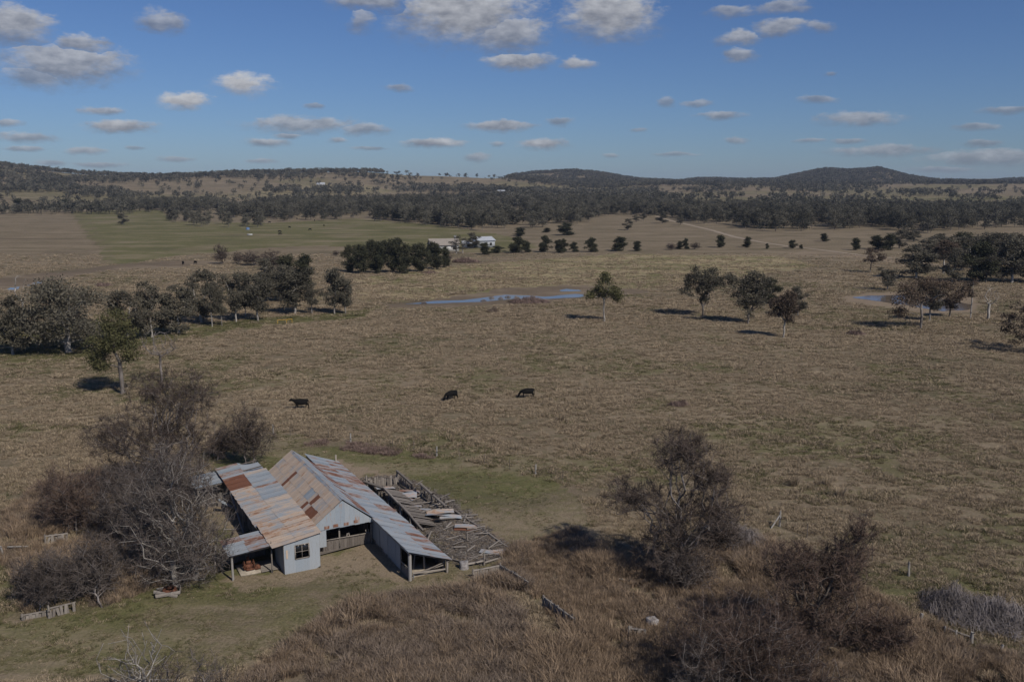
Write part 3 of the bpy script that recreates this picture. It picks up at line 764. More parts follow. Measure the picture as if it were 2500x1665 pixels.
_box = {}
def unit(mat, kind='board'):
    """unit timber meshes: 'board' runs along X, slightly uneven; 'log' is six-sided along X."""
    k = (mat, kind)
    if k not in _box:
        out = []
        for s in range(4):
            rs = np.random.default_rng(s + 7); mb = MB()
            if kind == 'board':
                mb.box((0, 0, 0), (1, 1, 1)); v = mb.v[0]
                v[:, 1] += rs.normal(0, .06, 8); v[:, 0] += rs.normal(0, .012, 8)
                mb.v[0] = v
            else:
                a = np.array([[-.5, 0, 0], [0, rs.normal(0, .12), rs.normal(0, .12)]]); b = np.array([[0, 0, 0], [.5, 0, 0]]); b[0] = a[1]
                mb.tubes(a, b, [.5, .47], [.47, .40], 7)
                th = np.arange(7) / 7 * 6.2832
                for x, r in ((-.5, .5), (.5, .40)):
                    mb.add(np.concatenate([[[x, 0, 0]], np.column_stack([np.full(7, x), np.cos(th) * r, np.sin(th) * r])]), None, [(0, 1 + j, 1 + (j + 1) % 7) for j in range(7)])
            out.append(mb.mesh('timber', M[mat]))
        _box[k] = out
    return _box[k]


def timber(parent, name, a, b, w, h, mat='timber', kind='board', roll=0.0):
    """one piece of timber from a to b (local to the parent)."""
    a, b = Vector(a), Vector(b); d = b - a
    q = d.to_track_quat('X', 'Z').to_matrix().to_4x4() @ Matrix.Rotation(roll, 4, 'X')
    mw = Matrix.Translation((a + b) / 2) @ q @ Matrix.Diagonal((d.length, w, h, 1))
    return obj(name, R.choice(unit(mat, kind)), parent, mw=mw)


def slab_wall(parent, a, b, z0, h, w=.2, mat='timber', miss=0.0, lean=.02, hj=.05, name='slab', th=.05, h2=None):
    """upright split slabs side by side from a to b (v,u)."""
    a, b = np.array(a, float), np.array(b, float); L = np.linalg.norm(b - a); n = max(1, round(L / w)); ww = L / n
    d = (b - a) / L; ang = math.atan2(d[1], d[0])
    for i in range(n):
        if R.random() < miss: continue
        c = a + d * (i + .5) * ww; t = (i + .5) / n; hh = (h + ((h2 if h2 is not None else h) - h) * t) * (1 + R.gauss(0, hj))
        tl = R.gauss(0, lean); tl2 = R.gauss(0, lean); top = (c[0] + d[0] * tl * hh - d[1] * tl2 * hh, c[1] + d[1] * tl * hh + d[0] * tl2 * hh, z0 + hh)
        p0, p1 = Vector((c[0], c[1], z0 - .05)), Vector(top); ax = (p1 - p0)
        x = ax.normalized(); y = Vector((d[0], d[1], 0)); y = (y - x * y.dot(x)).normalized(); z = x.cross(y); m = Matrix.Identity(4)
        cc = (p0 + p1) / 2 + z * R.uniform(-.008, .008)
        for k in range(3): m[k][0], m[k][1], m[k][2], m[k][3] = x[k], y[k], z[k], cc[k]
        obj(name, R.choice(unit(mat)), parent, mw=m @ Matrix.Diagonal((ax.length, ww * .94, th * R.uniform(.7, 1.3), 1)))


shed = empty('shearing_shed', SHED_O, SHED_TH)
tag(shed, 'derelict corrugated iron shearing shed with rust streaked gable roof', 'shed')


def part(name, build, mat, parent=None):
    mb = MB(); build(mb); return obj(name, mb.mesh(name, M[mat]), parent if parent is not None else shed)


RA, RV, RB = (-2.72, 4.46), (-5.2, 2.66), (-.12, 2.36)          # ridge, valley, break (v, z)
U0, U1, U2 = 7.95, 23.75, 28.5

def main_frame(mb):
    for u in np.linspace(U0 + .3, U1 - .2, 9):
        mb.beam((RA[0], u, RA[1] - .16), (RV[0], u, RV[1] - .16), .06, .12); mb.beam((RA[0], u, RA[1] - .16), (RB[0], u, RB[1] - .16), .06, .12)
    for t in (.05, .5, .93):
        for e in (RV, RB): mb.beam((RA[0] + (e[0] - RA[0]) * t, U0 + .1, RA[1] + (e[1] - RA[1]) * t - .07), (RA[0] + (e[0] - RA[0]) * t, U1, RA[1] + (e[1] - RA[1]) * t - .07), .07, .05)
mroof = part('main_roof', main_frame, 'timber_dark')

def f_left(r, t):
    near = t < .28
    if near and r == 2 and t > .02 : return (R.choice([1.0, .95, .9, .35]), .8)
    if near and r == 1 and t > .05: return (R.choice([1.0, .9, .3, .1]), .8)
    if r > 0 and .655 < t < .70: return (1.0, .6)
    if r == 1 and .24 < t < .36: return (.05, .1)
    return (R.choice([.05, .12, .2, .3]), R.uniform(.75, 1.2))
roof(mroof, (RA[0], U0 - .12, RA[1]), (RA[0], U1, RA[1]), (RV[0] + .06, U0 - .12, RV[1]), 3, f_left, .66)

def f_right(r, t): return (R.choice([.1, .3, .5, .65]) if r else R.choice([0, .1, .25]), R.uniform(.15, .5))
roof(mroof, (RA[0], U0 - .12, RA[1]), (RA[0], U1, RA[1]), (RB[0] + .1, U0 - .12, RB[1] + .02), 2, f_right, .70)
for i in range(9):                                               # ridge capping, one length after the other
    a = U0 - .12 + (U1 - U0 + .12) * i / 9; b = U0 - .12 + (U1 - U0 + .12) * (i + 1) / 9 + .05
    mb = MB(); lift = .075 + (i % 2) * .008
    for s in (-1, 1):
        dv, dz = (.20, -.145) if s < 0 else (.20, -.16)
        mb.add([(RA[0], a, RA[1] + lift), (RA[0], b, RA[1] + lift), (RA[0] + s * dv, b, RA[1] + lift + dz), (RA[0] + s * dv, a, RA[1] + lift + dz)], [(0, 1, 2, 3) if s > 0 else (3, 2, 1, 0)])
    o = obj('ridge_cap', mb.mesh('ridge_cap', M['iron']), mroof); o['rust'] = .25; o['peach'] = .2

# gable front
def gable_frame(mb):
    mb.beam((RV[0] + .15, U0 + .09, 2.30), (RB[0], U0 + .09, 2.26), .07, .14)
    mb.beam((RA[0], U0 + .09, 2.3), (RA[0], U0 + .09, RA[1] - .2), .08)
gab = part('gable', gable_frame, 'timber_dark')
gw = .42
for i in range(12):
    v0 = RV[0] + .12 + i * gw; v1 = v0 + gw + .03; vm = (v0 + v1) / 2
    if vm > RB[0] + .05: break
    def zt(v): return RA[1] - .06 - (RA[0] - v) * (RA[1] - RV[1]) / (RA[0] - RV[0]) if v < RA[0] else RA[1] - .06 - (v - RA[0]) * (RA[1] - RB[1]) / (RB[0] - RA[0])
    n = 11; xs = np.linspace(v0, min(v1, RB[0] + .1), n); mb = MB(); zz = np.where(np.arange(n) % 2 == 0, .010, -.010); zb = 2.12 + .02 * math.sin(i * 2.1)
    vv = [(x, U0 - .02 + d - .008 * (i % 2), zb) for x, d in zip(xs, zz)] + [(x, U0 - .02 + d - .008 * (i % 2), max(zb + .03, zt(x))) for x, d in zip(xs, zz)]
    mb.add(vv, [(j, j + 1, n + j + 1, n + j) for j in range(n - 1)])
    o = obj('gable_sheet', mb.mesh('gable_sheet', M['iron'], True), gab); o['rust'] = [.0, .05, .1, .3, .0, .2, .0, .05, .3, .0, .15, 0][i]; o['peach'] = .04
for v, z in ((-4.1, 2.32), (-3.35, 2.36), (-2.45, 2.34), (-1.6, 2.40)):                              # rusty patches nailed over the foot of the gable
    put_sheet(gab, 'patch_sheet', (v, U0 - .055, z), (1, 0, 0), (0, 0, 1), .42, .26, .62, .5)

# wall under the gable: slabs below, dark opening above
def opening(mb):
    mb.beam((-4.3, 8.42, 1.03), (-.2, 8.42, .98), .12, .07); mb.beam((-2.9, 8.5, 0), (-2.9, 8.5, 2.3), .12); mb.beam((-.15, 8.35, -.1), (-.15, 8.35, 2.2), .14)
    mb.beam((-4.35, 8.5, 0), (-4.35, 8.5, 2.3), .13)
fw = part('front_wall', opening, 'timber')
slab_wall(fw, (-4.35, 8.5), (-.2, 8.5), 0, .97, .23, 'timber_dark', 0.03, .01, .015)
put_sheet(fw, 'hanging_sheet', (-4.55, 7.86, 1.42), (1, 0, 0), (0, 0, 1), .72, 1.42, .0, .12)
for v in (-2.3, -2.05, -.55, -.42): timber(fw, 'stick', (v, 8.4, 1.0), (v + R.uniform(-.1, .1), 8.5, 1.28), .07, .07)

# side and back walls keep the inside dark
sw = part('side_wall', lambda mb: mb.beam((-8.6, 10.9, 1.2), (-8.6, 28.3, 1.25), .1, .1), 'timber')
for u in (11.2, 14, 17, 20, 23, 26, 28.3): timber(sw, 'post', (-9.0, u, -.1), (-9.0, u, 2.1), .16, .16, 'timber', 'log')
slab_wall(sw, (-8.55, 10.9), (-8.55, 28.3), 0, 1.15, .26, 'timber', .06, .04, .12)
bw = part('back_wall', lambda mb: [mb.beam((v, 28.25, 0), (v, 28.25, 2.0), .14) for v in (-8.9, -5.2, -.2, 3.0)], 'timber')
for v0, v1, u, h in ((-8.9, -5.2, 28.25, 2.2), (-.2, 3.1, 28.2, 1.35), (-5.2, -.2, 23.6, 2.4)):
    n = round((v1 - v0) / .72)
    for i in range(n): put_sheet(bw, 'wall_sheet', (v0 + (i + .5) * (v1 - v0) / n, u + .02 * (i % 2), h / 2), (1, 0, 0), (0, 0, 1), (v1 - v0) / n + .05, h, .2, .3)
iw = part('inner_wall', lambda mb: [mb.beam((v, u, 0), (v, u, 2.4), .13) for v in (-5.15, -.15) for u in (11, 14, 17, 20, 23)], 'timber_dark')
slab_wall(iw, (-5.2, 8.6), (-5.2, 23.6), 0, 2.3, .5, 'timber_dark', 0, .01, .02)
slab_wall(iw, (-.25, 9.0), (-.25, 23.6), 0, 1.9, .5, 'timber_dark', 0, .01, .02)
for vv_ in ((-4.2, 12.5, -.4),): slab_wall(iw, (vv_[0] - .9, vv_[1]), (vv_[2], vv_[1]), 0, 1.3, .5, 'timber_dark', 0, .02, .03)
timber(shed, 'floor_boards', (-5.1, 16, .06), (-.3, 16, .06), 14.6, .05, 'timber_dark')

# left skillion
SK_A, SK_B = (-5.12, 2.72), (-9.15, 2.2)
skr = part('left_roof', lambda mb: [mb.beam((SK_A[0], u, SK_A[1] - .1), (SK_B[0] + .1, u, SK_B[1] - .1), .07, .1) for u in np.linspace(11, 28.3, 9)] + [mb.beam((SK_B[0] + .14, 10.9, SK_B[1] - .1), (SK_B[0] + .14, 28.5, SK_B[1] - .1), .08, .12)], 'timber_dark')
def f_sk(r, t):
    if r == 1 and .58 < t < .80: return (R.choice([1.0, .8, .95]), .5)
    if t > .80: return (R.choice([.0, .1, .5]) if r else .02, R.uniform(.0, .25))
    if r == 0 and .30 < t < .75: return (R.choice([.1, .2, .5]), R.uniform(.1, .5))
    return (R.choice([.15, .2, .3, .38]), R.uniform(.55, .8))
roof(skr, (SK_A[0], 10.95, SK_A[1]), (SK_A[0], U2 + .1, SK_A[1]), (SK_B[0], 10.95, SK_B[1]), 2, f_sk, .62, jit=.008, skip=lambda r, i, n: (i > n - 7 and r == 0))
for k in range(6):                                               # sheets sagging past the end of the main roof
    o = put_sheet(skr, 'bent_roof_sheet', (-6.05, 28.28 - k * .62, 2.42 - .02 * k), (0, 1, 0), (1, .0, -.10 + .03 * k), .68, 2.1, [.05, .0, .1, .3, .2, .1][k], .08, bend=.16 - .02 * k)

# hut
HU = 5.65
def hut_frame(mb):
    for v, u in ((-8.2, HU + .06), (-5.42, HU + .06), (-8.2, 8.3), (-5.3, 8.0)): mb.beam((v, u, -.1), (v, u, 2.3), .1)
hut = part('hut', hut_frame, 'timber')
W0, W1, Z0, Z1 = -7.36, -6.25, 1.10, 2.24                        # window opening
def ztop(v): return 2.40 + (v + 8.95) * .125
for (v0, v1, z0, z1) in ((-8.22, -7.36, -.02, None), (W0, -6.80, -.02, Z0), (-6.80, W1, -.02, Z0), (W0, -6.80, Z1, None), (-6.80, W1, Z1, None), (W1, -5.40, -.02, None)):
    n = 13; xs = np.linspace(v0, v1 + .02, n); zz = np.where(np.arange(n) % 2 == 0, .010, -.010); mb = MB()
    bulge = lambda x, z: HU - .0
    if v0 == W1: low = [-.02 + max(0, (x + 5.75)) * .5 for x in xs]
    else: low = [z0] * n
    mb.add([(x, HU + d, l) for x, d, l in zip(xs, zz, low)] + [(x, HU + d, (z1 if z1 else ztop(x))) for x, d in zip(xs, zz)], [(j, j + 1, n + j + 1, n + j) for j in range(n - 1)])
    o = obj('wall_sheet', mb.mesh('wall_sheet', M['iron'], True), hut); o['rust'] = .03; o['peach'] = .02
put_sheet(hut, 'wall_sheet', (-8.0, HU - .025, 1.62), (1, 0, 0), (0, 0, 1), .14, .72, .1, 1.0)
for i in range(4):
    u = HU + .02 + (i + .5) * .68; put_sheet(hut, 'wall_sheet', (-8.22 - .01 * (i % 2), u, 1.16), (0, -1, 0), (0, 0, 1), .72, 2.36, .12, .1)
    put_sheet(hut, 'wall_sheet', (-5.40 + .01 * (i % 2), u, 1.42), (0, 1, 0), (0, 0, 1), .72, 2.8, .12, .1)
for i in range(4): put_sheet(hut, 'wall_sheet', (-7.9 + i * .74, 8.35 + .01 * (i % 2), 1.2), (1, 0, 0), (0, 0, 1), .76, 2.4, .2, .2)
win = part('window', lambda mb: [mb.beam((W0, HU - .01, z), (W1, HU - .01, z), .09, .07) for z in (Z0, Z1)] + [mb.beam((v, HU - .01, Z0), (v, HU - .01, Z1), .07, .09) for v in (W0, W1)], 'timber', hut)
MBm = (W0 + W1) / 2
part('mullion', lambda mb: [mb.beam((MBm, HU, Z0), (MBm, HU, Z1), .045, .045), mb.beam((W0, HU, 1.66), (W1, HU, 1.66), .045, .045)], 'timber', hut)
for k, (a, b) in enumerate(((W0, MBm), (MBm, W1))): part('pane', lambda mb: mb.box(((a + b) / 2, HU + .03, 1.95), (b - a - .04, .006, .54)), 'glass', hut)
timber(hut, 'bench', (-7.9, 7.2, .78), (-5.6, 7.2, .78), .7, .06)
hr = part('hut_roof', lambda mb: [mb.beam((-5.3, u, 2.80), (-9.0, u, 2.32), .06, .1) for u in (5.75, 8.2, 10.7)], 'timber_dark')
def f_hut(r, t): return (R.choice([.12, .25, .4, .5]), R.uniform(.7, 1.0))
roof(hr, (-5.28, 5.48, 2.93), (-5.28, 10.95, 2.93), (-9.08, 5.48, 2.40), 2, f_hut, .68)

# verandah at the left front
def ver(mb):
    mb.beam((-12.1, 6.42, 1.98), (-9.0, 6.42, 2.24), .1, .12); mb.beam((-12.0, 9.5, 1.92), (-9.0, 9.8, 2.12), .1, .1)
    mb.beam((-12.0, 6.3, 2.0), (-12.0, 9.6, 1.92), .08, .1)
vr = part('verandah_roof', ver, 'timber')
roof(vr, (-9.12, 6.18, 2.34), (-9.12, 10.0, 2.22), (-12.25, 6.18, 2.08), 2, lambda r, t: (R.choice([.0, .1, .45, .55]), R.uniform(.05, .4)), .64)
timber(shed, 'verandah_post', (-12.0, 6.47, -.1), (-12.03, 6.42, 2.0), .2, .2, 'post', 'log'); timber(shed, 'verandah_post', (-9.02, 6.38, -.1), (-9.03, 6.4, 2.25), .13, .13, 'timber', 'log')
timber(shed, 'verandah_post', (-12.3, 9.4, -.1), (-12.1, 9.5, 1.95), .17, .17, 'timber', 'log')
vb = part('verandah_back_wall', lambda mb: mb.beam((-12.0, 9.6, 1.0), (-9.0, 9.9, 1.05), .08, .1), 'timber_dark')
slab_wall(vb, (-12.1, 9.7), (-8.6, 10.3), 0, 1.75, .3, 'timber_dark', .03, .01, .05)
for k in range(6): timber(shed, 'floor_board', (-9.75, 6.95 + k * .36, .09), (-8.35, 6.95 + k * .36, .09), .34, .05)

# right lean-to
LA, LB = (-.2, 2.44), (3.32, 1.14)
def lean(mb):
    for u in np.linspace(-.1, 28.3, 15): mb.beam((LA[0] + .1, u, LA[1] - .14), (LB[0] - .06, u, LB[1] - .10), .07, .1)
    mb.beam((LA[0] + .14, -.2, LA[1] - .22), (LA[0] + .14, 28.3, LA[1] - .22), .1, .12); mb.beam((LB[0] - .16, -.2, LB[1] - .16), (LB[0] - .16, 28.3, LB[1] - .16), .09, .1)
lr = part('right_roof', lean, 'timber')
def f_ln(r, t): return (R.choice([.0, .15, .35, .5, .6]) if (r == 1 or t > .45) else R.choice([0, .1, .3]), R.uniform(.05, .38))
roof(lr, (LA[0], -.38, LA[1] + .02), (LA[0], U2, LA[1] + .02), (LB[0], -.38, LB[1]), 2, f_ln, .70)
for i in range(4): timber(lr, 'barge_flashing', (LA[0] - .04, -.4 + i * 2.1, LA[1] - .02), (LA[0] - .04, 1.75 + i * 2.1, LA[1] - .02), .05, .16, 'post')
timber(shed, 'corner_post', (0, 0, -.1), (-.02, -.02, 2.3), .24, .2, 'post'); timber(shed, 'post', (3.1, 0, -.1), (3.12, -.02, 1.0), .18, .16, 'timber')
timber(shed, 'post', (1.75, 1.4, 0), (1.75, 1.4, 1.75), .12, .12, 'timber'); timber(shed, 'post', (3.05, .5, 0), (3.1, .5, 1.05), .14, .14, 'timber')
lw = part('lean_to_wall', lambda mb: [mb.beam((.06, u, -.1), (.06, u, 2.15), .12) for u in (2.1, 4.3, 6.4, 8.3)], 'timber')
for i in range(7):
    u0 = 8.45 - i * .93; zb = .42 - .05 * i + R.uniform(-.05, .08)
    put_sheet(lw, 'wall_sheet', (-.03 - .015 * (i % 2), u0 - .46, (zb + 2.2) / 2), (0, -1, 0), (0, .0, 1), .97, 2.2 - zb, .03, .02, jit=.012)
slab_wall(lw, (.05, 8.4), (.05, 0.2), 0, .62, .26, 'timber', .03, .03, .1)
slab_wall(lw, (3.1, .4), (3.1, 28.2), 0, 1.0, .3, 'timber_dark', .04, .02, .05)
timber(lw, 'rail', (.02, .1, .78), (.02, 2.3, .86), .07, .12, 'timber'); timber(lw, 'rail', (.3, .2, .45), (3.0, .05, .30), .06, .12, 'timber'); timber(lw, 'rail', (.35, .35, .22), (2.9, .5, .62), .06, .1, 'timber')
for (a, b) in (((1.3, .5, .25), (3.0, .2, .85)), ((1.9, .6, .3), (2.9, .3, .55)), ((.9, 1.6, .1), (1.25, 2.1, 1.1))): timber(lw, 'brace', a, b, .09, .07, 'timber')
part('earth_floor', lambda mb: mb.box((1.6, 1.9, .02), (2.9, 3.0, .08)), 'concrete')
o = timber(shed, 'white_board', (.23, -.08, .12), (.25, -.08, .46), .12, .03, 'post'); o.data = o.data.copy(); o.data.materials[0] = M['white']; o['label'] = 'small white board at the foot of the corner post'

# low roof beyond the left eave
ll = part('low_side_roof', lambda mb: [mb.beam((-9.2, u, 1.82), (-11.6, u, 1.6), .07, .09) for u in (24.9, 26.5, 28.3)] + [mb.beam((-11.5, u, 0), (-11.5, u, 1.6), .13) for u in (24.9, 28.2)], 'timber')
roof(ll, (-9.2, 24.8, 1.95), (-9.2, 28.6, 1.95), (-11.7, 24.8, 1.72), 1, lambda r, t: (.1, .15), .62)
slab_wall(ll, (-11.5, 24.6), (-9.1, 23.2), 0, 1.2, .2, 'timber', .05, .04, .1)
put_sheet(shed, 'hanging_sheet', (-9.6, 21.5, .95), (.2, 1, 0), (-1, .2, .7), .7, 1.5, .1, .25)

# things by the shed --------------------------------------------------
def loose(name, a, b, w, h, label, cat, group=None, mat='timber', kind='board', roll=0.0):
    """a loose timber: a top-level thing placed by shed coordinates."""
    o = timber(None, name, (0, 0, 0), (1, 0, 0), w, h, mat, kind); A, B = Vector(a), Vector(b); d = B - A
    q = d.to_track_quat('X', 'Z').to_matrix().to_4x4() @ Matrix.Rotation(roll, 4, 'X')
    o.matrix_basis = SHED_M @ Matrix.Translation((A + B) / 2) @ q @ Matrix.Diagonal((d.length, w, h, 1)); tag(o, label, cat, group); return o


loose('fallen_gutter', (-9.25, 15.8, .05), (-9.22, 21.0, 2.12), .14, .12, 'long pale pole leaning from the left eave down to the ground', 'pole', mat='post')
loose('fallen_rail', (-10.6, 17.4, .07), (-8.9, 16.6, .08), .12, .1, 'grey rail lying on bare earth under the left eave', 'board')
loose('fallen_rail', (-12.9, 9.0, .12), (-12.2, 12.4, .75), .12, .1, 'grey rail leaning behind the verandah at the bare tree', 'board')

def engine():
    e = empty('old_engine', S2W(-10.55, 7.75, .12), SHED_TH); tag(e, 'rusty old shearing engine standing under the front verandah', 'engine')
    mb = MB(); mb.box((0, 0, .28), (.5, .62, .4)); mb.box((0, .05, .58), (.34, .42, .3)); mb.box((.05, -.05, .12), (.62, .75, .12)); mb.tubes([(0, .1, .6)], [(0, .12, 1.0)], .15, .11, 9); obj('engine_block', mb.mesh('engine_block', M['rust']), e)
    for s in (-1, 1):
        th = np.arange(16) / 16 * 6.2832; mb = MB(); c = np.array([s * .36, -.1, .42]); ring = np.column_stack([np.zeros(16), np.cos(th), np.sin(th)])
        mb.tubes(c + ring * .34, c + np.roll(ring, -1, 0) * .34, .045, .045, 5)
        mb.tubes(np.repeat(c[None], 4, 0), c + ring[::4] * .33, .03, .03, 4); obj('flywheel', mb.mesh('flywheel', M['rust']), e)
    mb = MB(); mb.tubes([(.05, .2, .9), (.05, .2, 1.25)], [(.05, .2, 1.25), (.18, .24, 1.42)], .035, .03, 6); obj('exhaust_pipe', mb.mesh('exhaust_pipe', M['rust']), e)
engine()
ep = MB(); ep.box((0, 0, .06), (1.55, 2.2, .14)); o = obj('engine_bed', ep.mesh('engine_bed', M['concrete']), None, S2W(-10.55, 7.95, 0), (0, 0, SHED_TH)); tag(o, 'pale concrete bed under the old engine', 'slab')
mb = MB(); mb.box((0, 0, .14), (.42, .5, .26)); mb.box((0, 0, .29), (.34, .42, .06)); o = obj('rusty_box', mb.mesh('rusty_box', M['rust']), None, S2W(-9.95, 7.55, .13), (0, 0, SHED_TH + .2)); tag(o, 'low dark rusty box beside the old engine', 'box')

# collapsed pens right of the shed
pen = empty('collapsed_pen', S2W(6.5, 11, 0), SHED_TH); tag(pen, 'collapsed timber sheep pens strewn beside the right side of the shed', 'pen')
PO = Vector((6.5, 11, 0))
def PT(name, a, b, w, h, mat='timber', kind='board', roll=0.0): return timber(pen, name, Vector(a) - PO, Vector(b) - PO, w, h, mat, kind, roll)
def PW(a, b, h, w=.2, **k): slab_wall(pen, (a[0] - PO.x, a[1] - PO.y), (b[0] - PO.x, b[1] - PO.y), 0, h, w, **k)
PW((4.2, 22.3), (7.3, 21.6), .85, .17, miss=.08, lean=.06, hj=.14)
PW((4.3, 21.9), (4.3, 9.0), .8, .26, mat='timber_dark', miss=.15, lean=.08, hj=.2)
PW((7.6, 21.8), (7.9, 18.2), .7, .22, miss=.2, lean=.1, hj=.2)
PW((8.2, 17.0), (8.9, 12.5), .55, .24, miss=.25, lean=.16, hj=.3)
for a, b, w, h in (((3.5, 20.8, 1.2), (4.6, 18.0, 1.18), .18, .2), ((4.55, 18.2, 1.2), (4.3, 13.4, 1.12), .16, .2), ((4.35, 13.6, 1.15), (4.1, 10.1, 1.15), .18, .2), ((4.12, 10.3, 1.12), (4.1, 7.3, .75), .16, .18)): PT('wall_plate', a, b, w, h)
PT('rail', (7.55, 22.4, 1.25), (7.62, 18.4, 1.0), .16, .16); PT('log_rail', (8.07, 17.2, 1.25), (8.3, 11.9, .72), .3, .26, 'timber', 'log')
PT('post', (8.05, 17.1, -.1), (8.07, 17.1, 1.25), .22, .22, 'timber', 'log'); PT('post', (7.5, 22.2, -.1), (7.55, 22.2, 1.25), .16, .16); PT('post', (4.25, 22.1, -.1), (4.2, 22.2, 1.3), .12, .12)
for a, b in (((4.55, 16.6, 1.1), (4.0, 15.3, .1)), ((4.35, 13.2, 1.15), (3.75, 11.4, .1)), ((4.15, 10.2, 1.1), (3.7, 9.0, .1)), ((4.9, 7.3, .5), (3.9, 6.1, .08))): PT('prop', a, b, .14, .13)
def board_panel(a, along, down, n, w):
    a, al, dn = Vector(a), Vector(along), Vector(down)
    for i in range(n):
        s = a + al * (i / n); jt = Vector((R.gauss(0, .03), 0, R.gauss(0, .015))); PT('roof_board', s + jt, s + dn * R.uniform(.9, 1.05) + jt, al.length / n * .99, .03)
board_panel((4.65, 17.7, 1.2), (-.3, -3.9, -.05), (1.9, .3, -.75), 12, .3)
board_panel((4.4, 13.1, 1.18), (-.25, -4.7, -.25), (2.1, .5, -.85), 15, .3)
for k in range(4): PT('rafter', (6.2, 17.0 - k * 2.3, .42), (8.3 + R.gauss(0, .3), 17.1 - k * 2.3 + R.gauss(0, .4), .25), .08, .07)
for v, u, h in ((6.28, -.15, .95), (4.64, .07, .35), (4.35, 1.9, .4), (9.3, .4, .35), (9.5, 6.3, .4), (7.2, 4.9, .75)): PT('post', (v, u, -.1), (v + R.gauss(0, .06), u, h), .17, .17, 'timber', 'log')
PT('log_rail', (4.9, .1, .28), (6.2, -.1, .38), .18, .18, 'timber', 'log'); PT('log_rail', (6.3, -.1, .2), (9.2, .4, .15), .16, .16, 'timber', 'log')
PT('log_rail', (4.4, 1.9, .15), (4.9, .3, .3), .15, .15, 'timber', 'log')
PT('log_rail', (9.0, 11.8, .3), (9.5, 6.8, .12), .18, .18, 'timber', 'log'); PT('log_rail', (9.5, 6.3, .12), (9.6, 1.0, .1), .16, .16, 'timber', 'log')

def fallen_sheet(c, rz, tilt, w, l, bend, rust, peach, label, roll=0.0):
    c = (c[0], c[1], c[2] * .62); o = put_sheet(None, 'fallen_sheet', (0, 0, 0), (1, 0, 0), (0, 1, 0), w, l, rust + .26, peach + .45, bend * .55)
    o.matrix_basis = SHED_M @ Matrix.Translation(Vector(c)) @ Euler((tilt, roll, rz)).to_matrix().to_4x4(); tag(o, label, 'iron sheet'); return o
FS = 'fallen iron sheet '
fallen_sheet((5.9, 16.6, .75), .9, .15, .75, 2.2, .14, .15, .1, 'bent narrow iron sheet lying on the far collapsed boards', .2)
fallen_sheet((6.6, 16.9, .7), 1.15, -.1, .8, 1.7, .2, .05, .0, 'curled blue grey iron sheet between the far collapsed boards', -.35)
fallen_sheet((7.3, 18.3, .55), 1.3, .12, .8, 2.0, .1, .25, .1, 'iron sheet with a rusty end propped at the far log rail', .1)
fallen_sheet((7.0, 17.8, .35), 1.2, -.12, .75, 1.9, .1, .75, .4, 'rust brown iron sheet under the far propped sheet', .0)
fallen_sheet((5.6, 20.4, .5), 1.5, .1, .7, 1.9, .1, .05, .1, 'pale iron sheet leaning inside the far slab wall', .0)
fallen_sheet((7.2, 10.7, .55), 1.2, .12, .85, 2.6, .22, .05, .0, 'large crumpled blue grey iron sheet in the middle of the ruins', .25)
fallen_sheet((7.6, 11.5, .62), 1.25, -.05, .85, 2.5, .15, .08, .25, 'pale iron sheet behind the large crumpled one', -.1)
fallen_sheet((8.0, 10.1, .5), 1.22, .06, .6, 2.0, .18, .02, .0, 'bright narrow iron sheet in front of the crumpled one', -.2)
fallen_sheet((6.55, 9.9, .42), .5, -.35, .8, 1.3, .22, .02, .0, 'curled iron sheet hanging left off the large crumpled one', .5)
fallen_sheet((8.4, 7.7, .28), 1.1, .08, 1.0, 2.0, .08, .1, .25, 'broad iron sheet with a rusty lower edge lying alone', .05)
fallen_sheet((8.1, 7.3, .16), 1.1, .05, .7, 1.9, .04, .8, .4, 'rusty iron sheet half hidden under the broad lone sheet', .0)
fallen_sheet((7.8, 1.7, .18), .9, .06, .8, 1.8, .06, .05, .0, 'dark blue grey iron sheet near the front end of the ruins', .05)
fallen_sheet((8.7, 1.1, .25), 1.0, -.06, .8, 1.9, .1, .1, .25, 'pale bent iron sheet at the front right end of the ruins', -.1)
fallen_sheet((6.0, 14.1, .62), 1.3, .08, .6, 1.6, .08, .05, .1, 'small iron sheet lying across the near collapsed boards', .1)
fallen_sheet((6.3, 13.0, .6), 1.2, .05, .6, 1.9, .06, .0, .05, 'narrow iron sheet on the top of the near board panel', .1)
for i in range(46):
    v, u = R.uniform(4.6, 9.2), R.uniform(.6, 20.5); a = R.gauss(.15, .5); l = R.uniform(.7, 2.4); z = R.uniform(.05, .22)
    loose('loose_board', (v, u, z), (v + math.cos(a) * l, u + math.sin(a) * l, max(.04, z + R.gauss(0, .1))), R.uniform(.08, .17), .05, 'grey splintered board lying loose among the ruins of the pens', 'board', 'loose boards strewn over the collapsed pens', 'timber')

#PART3
# ------------------------------------------------------------------ single trees of the valley
GUMS = {}
def gum(key, **k):
    if key not in GUMS: GUMS[key] = tree_meshes('gum', **k)
    return GUMS[key]


def place_gum(bx, by, ty, x0, x1, label, meshes, name='gum_tree', group=None, rz=None):
    b, h, w = size_px(bx, by, ty, x0, x1)
    sx = w / meshes[3]
    return plant_tree(name, meshes, b, label, 'tree', group, rz if rz is not None else R.uniform(0, 6.28), (sx, sx, h / meshes[2]))


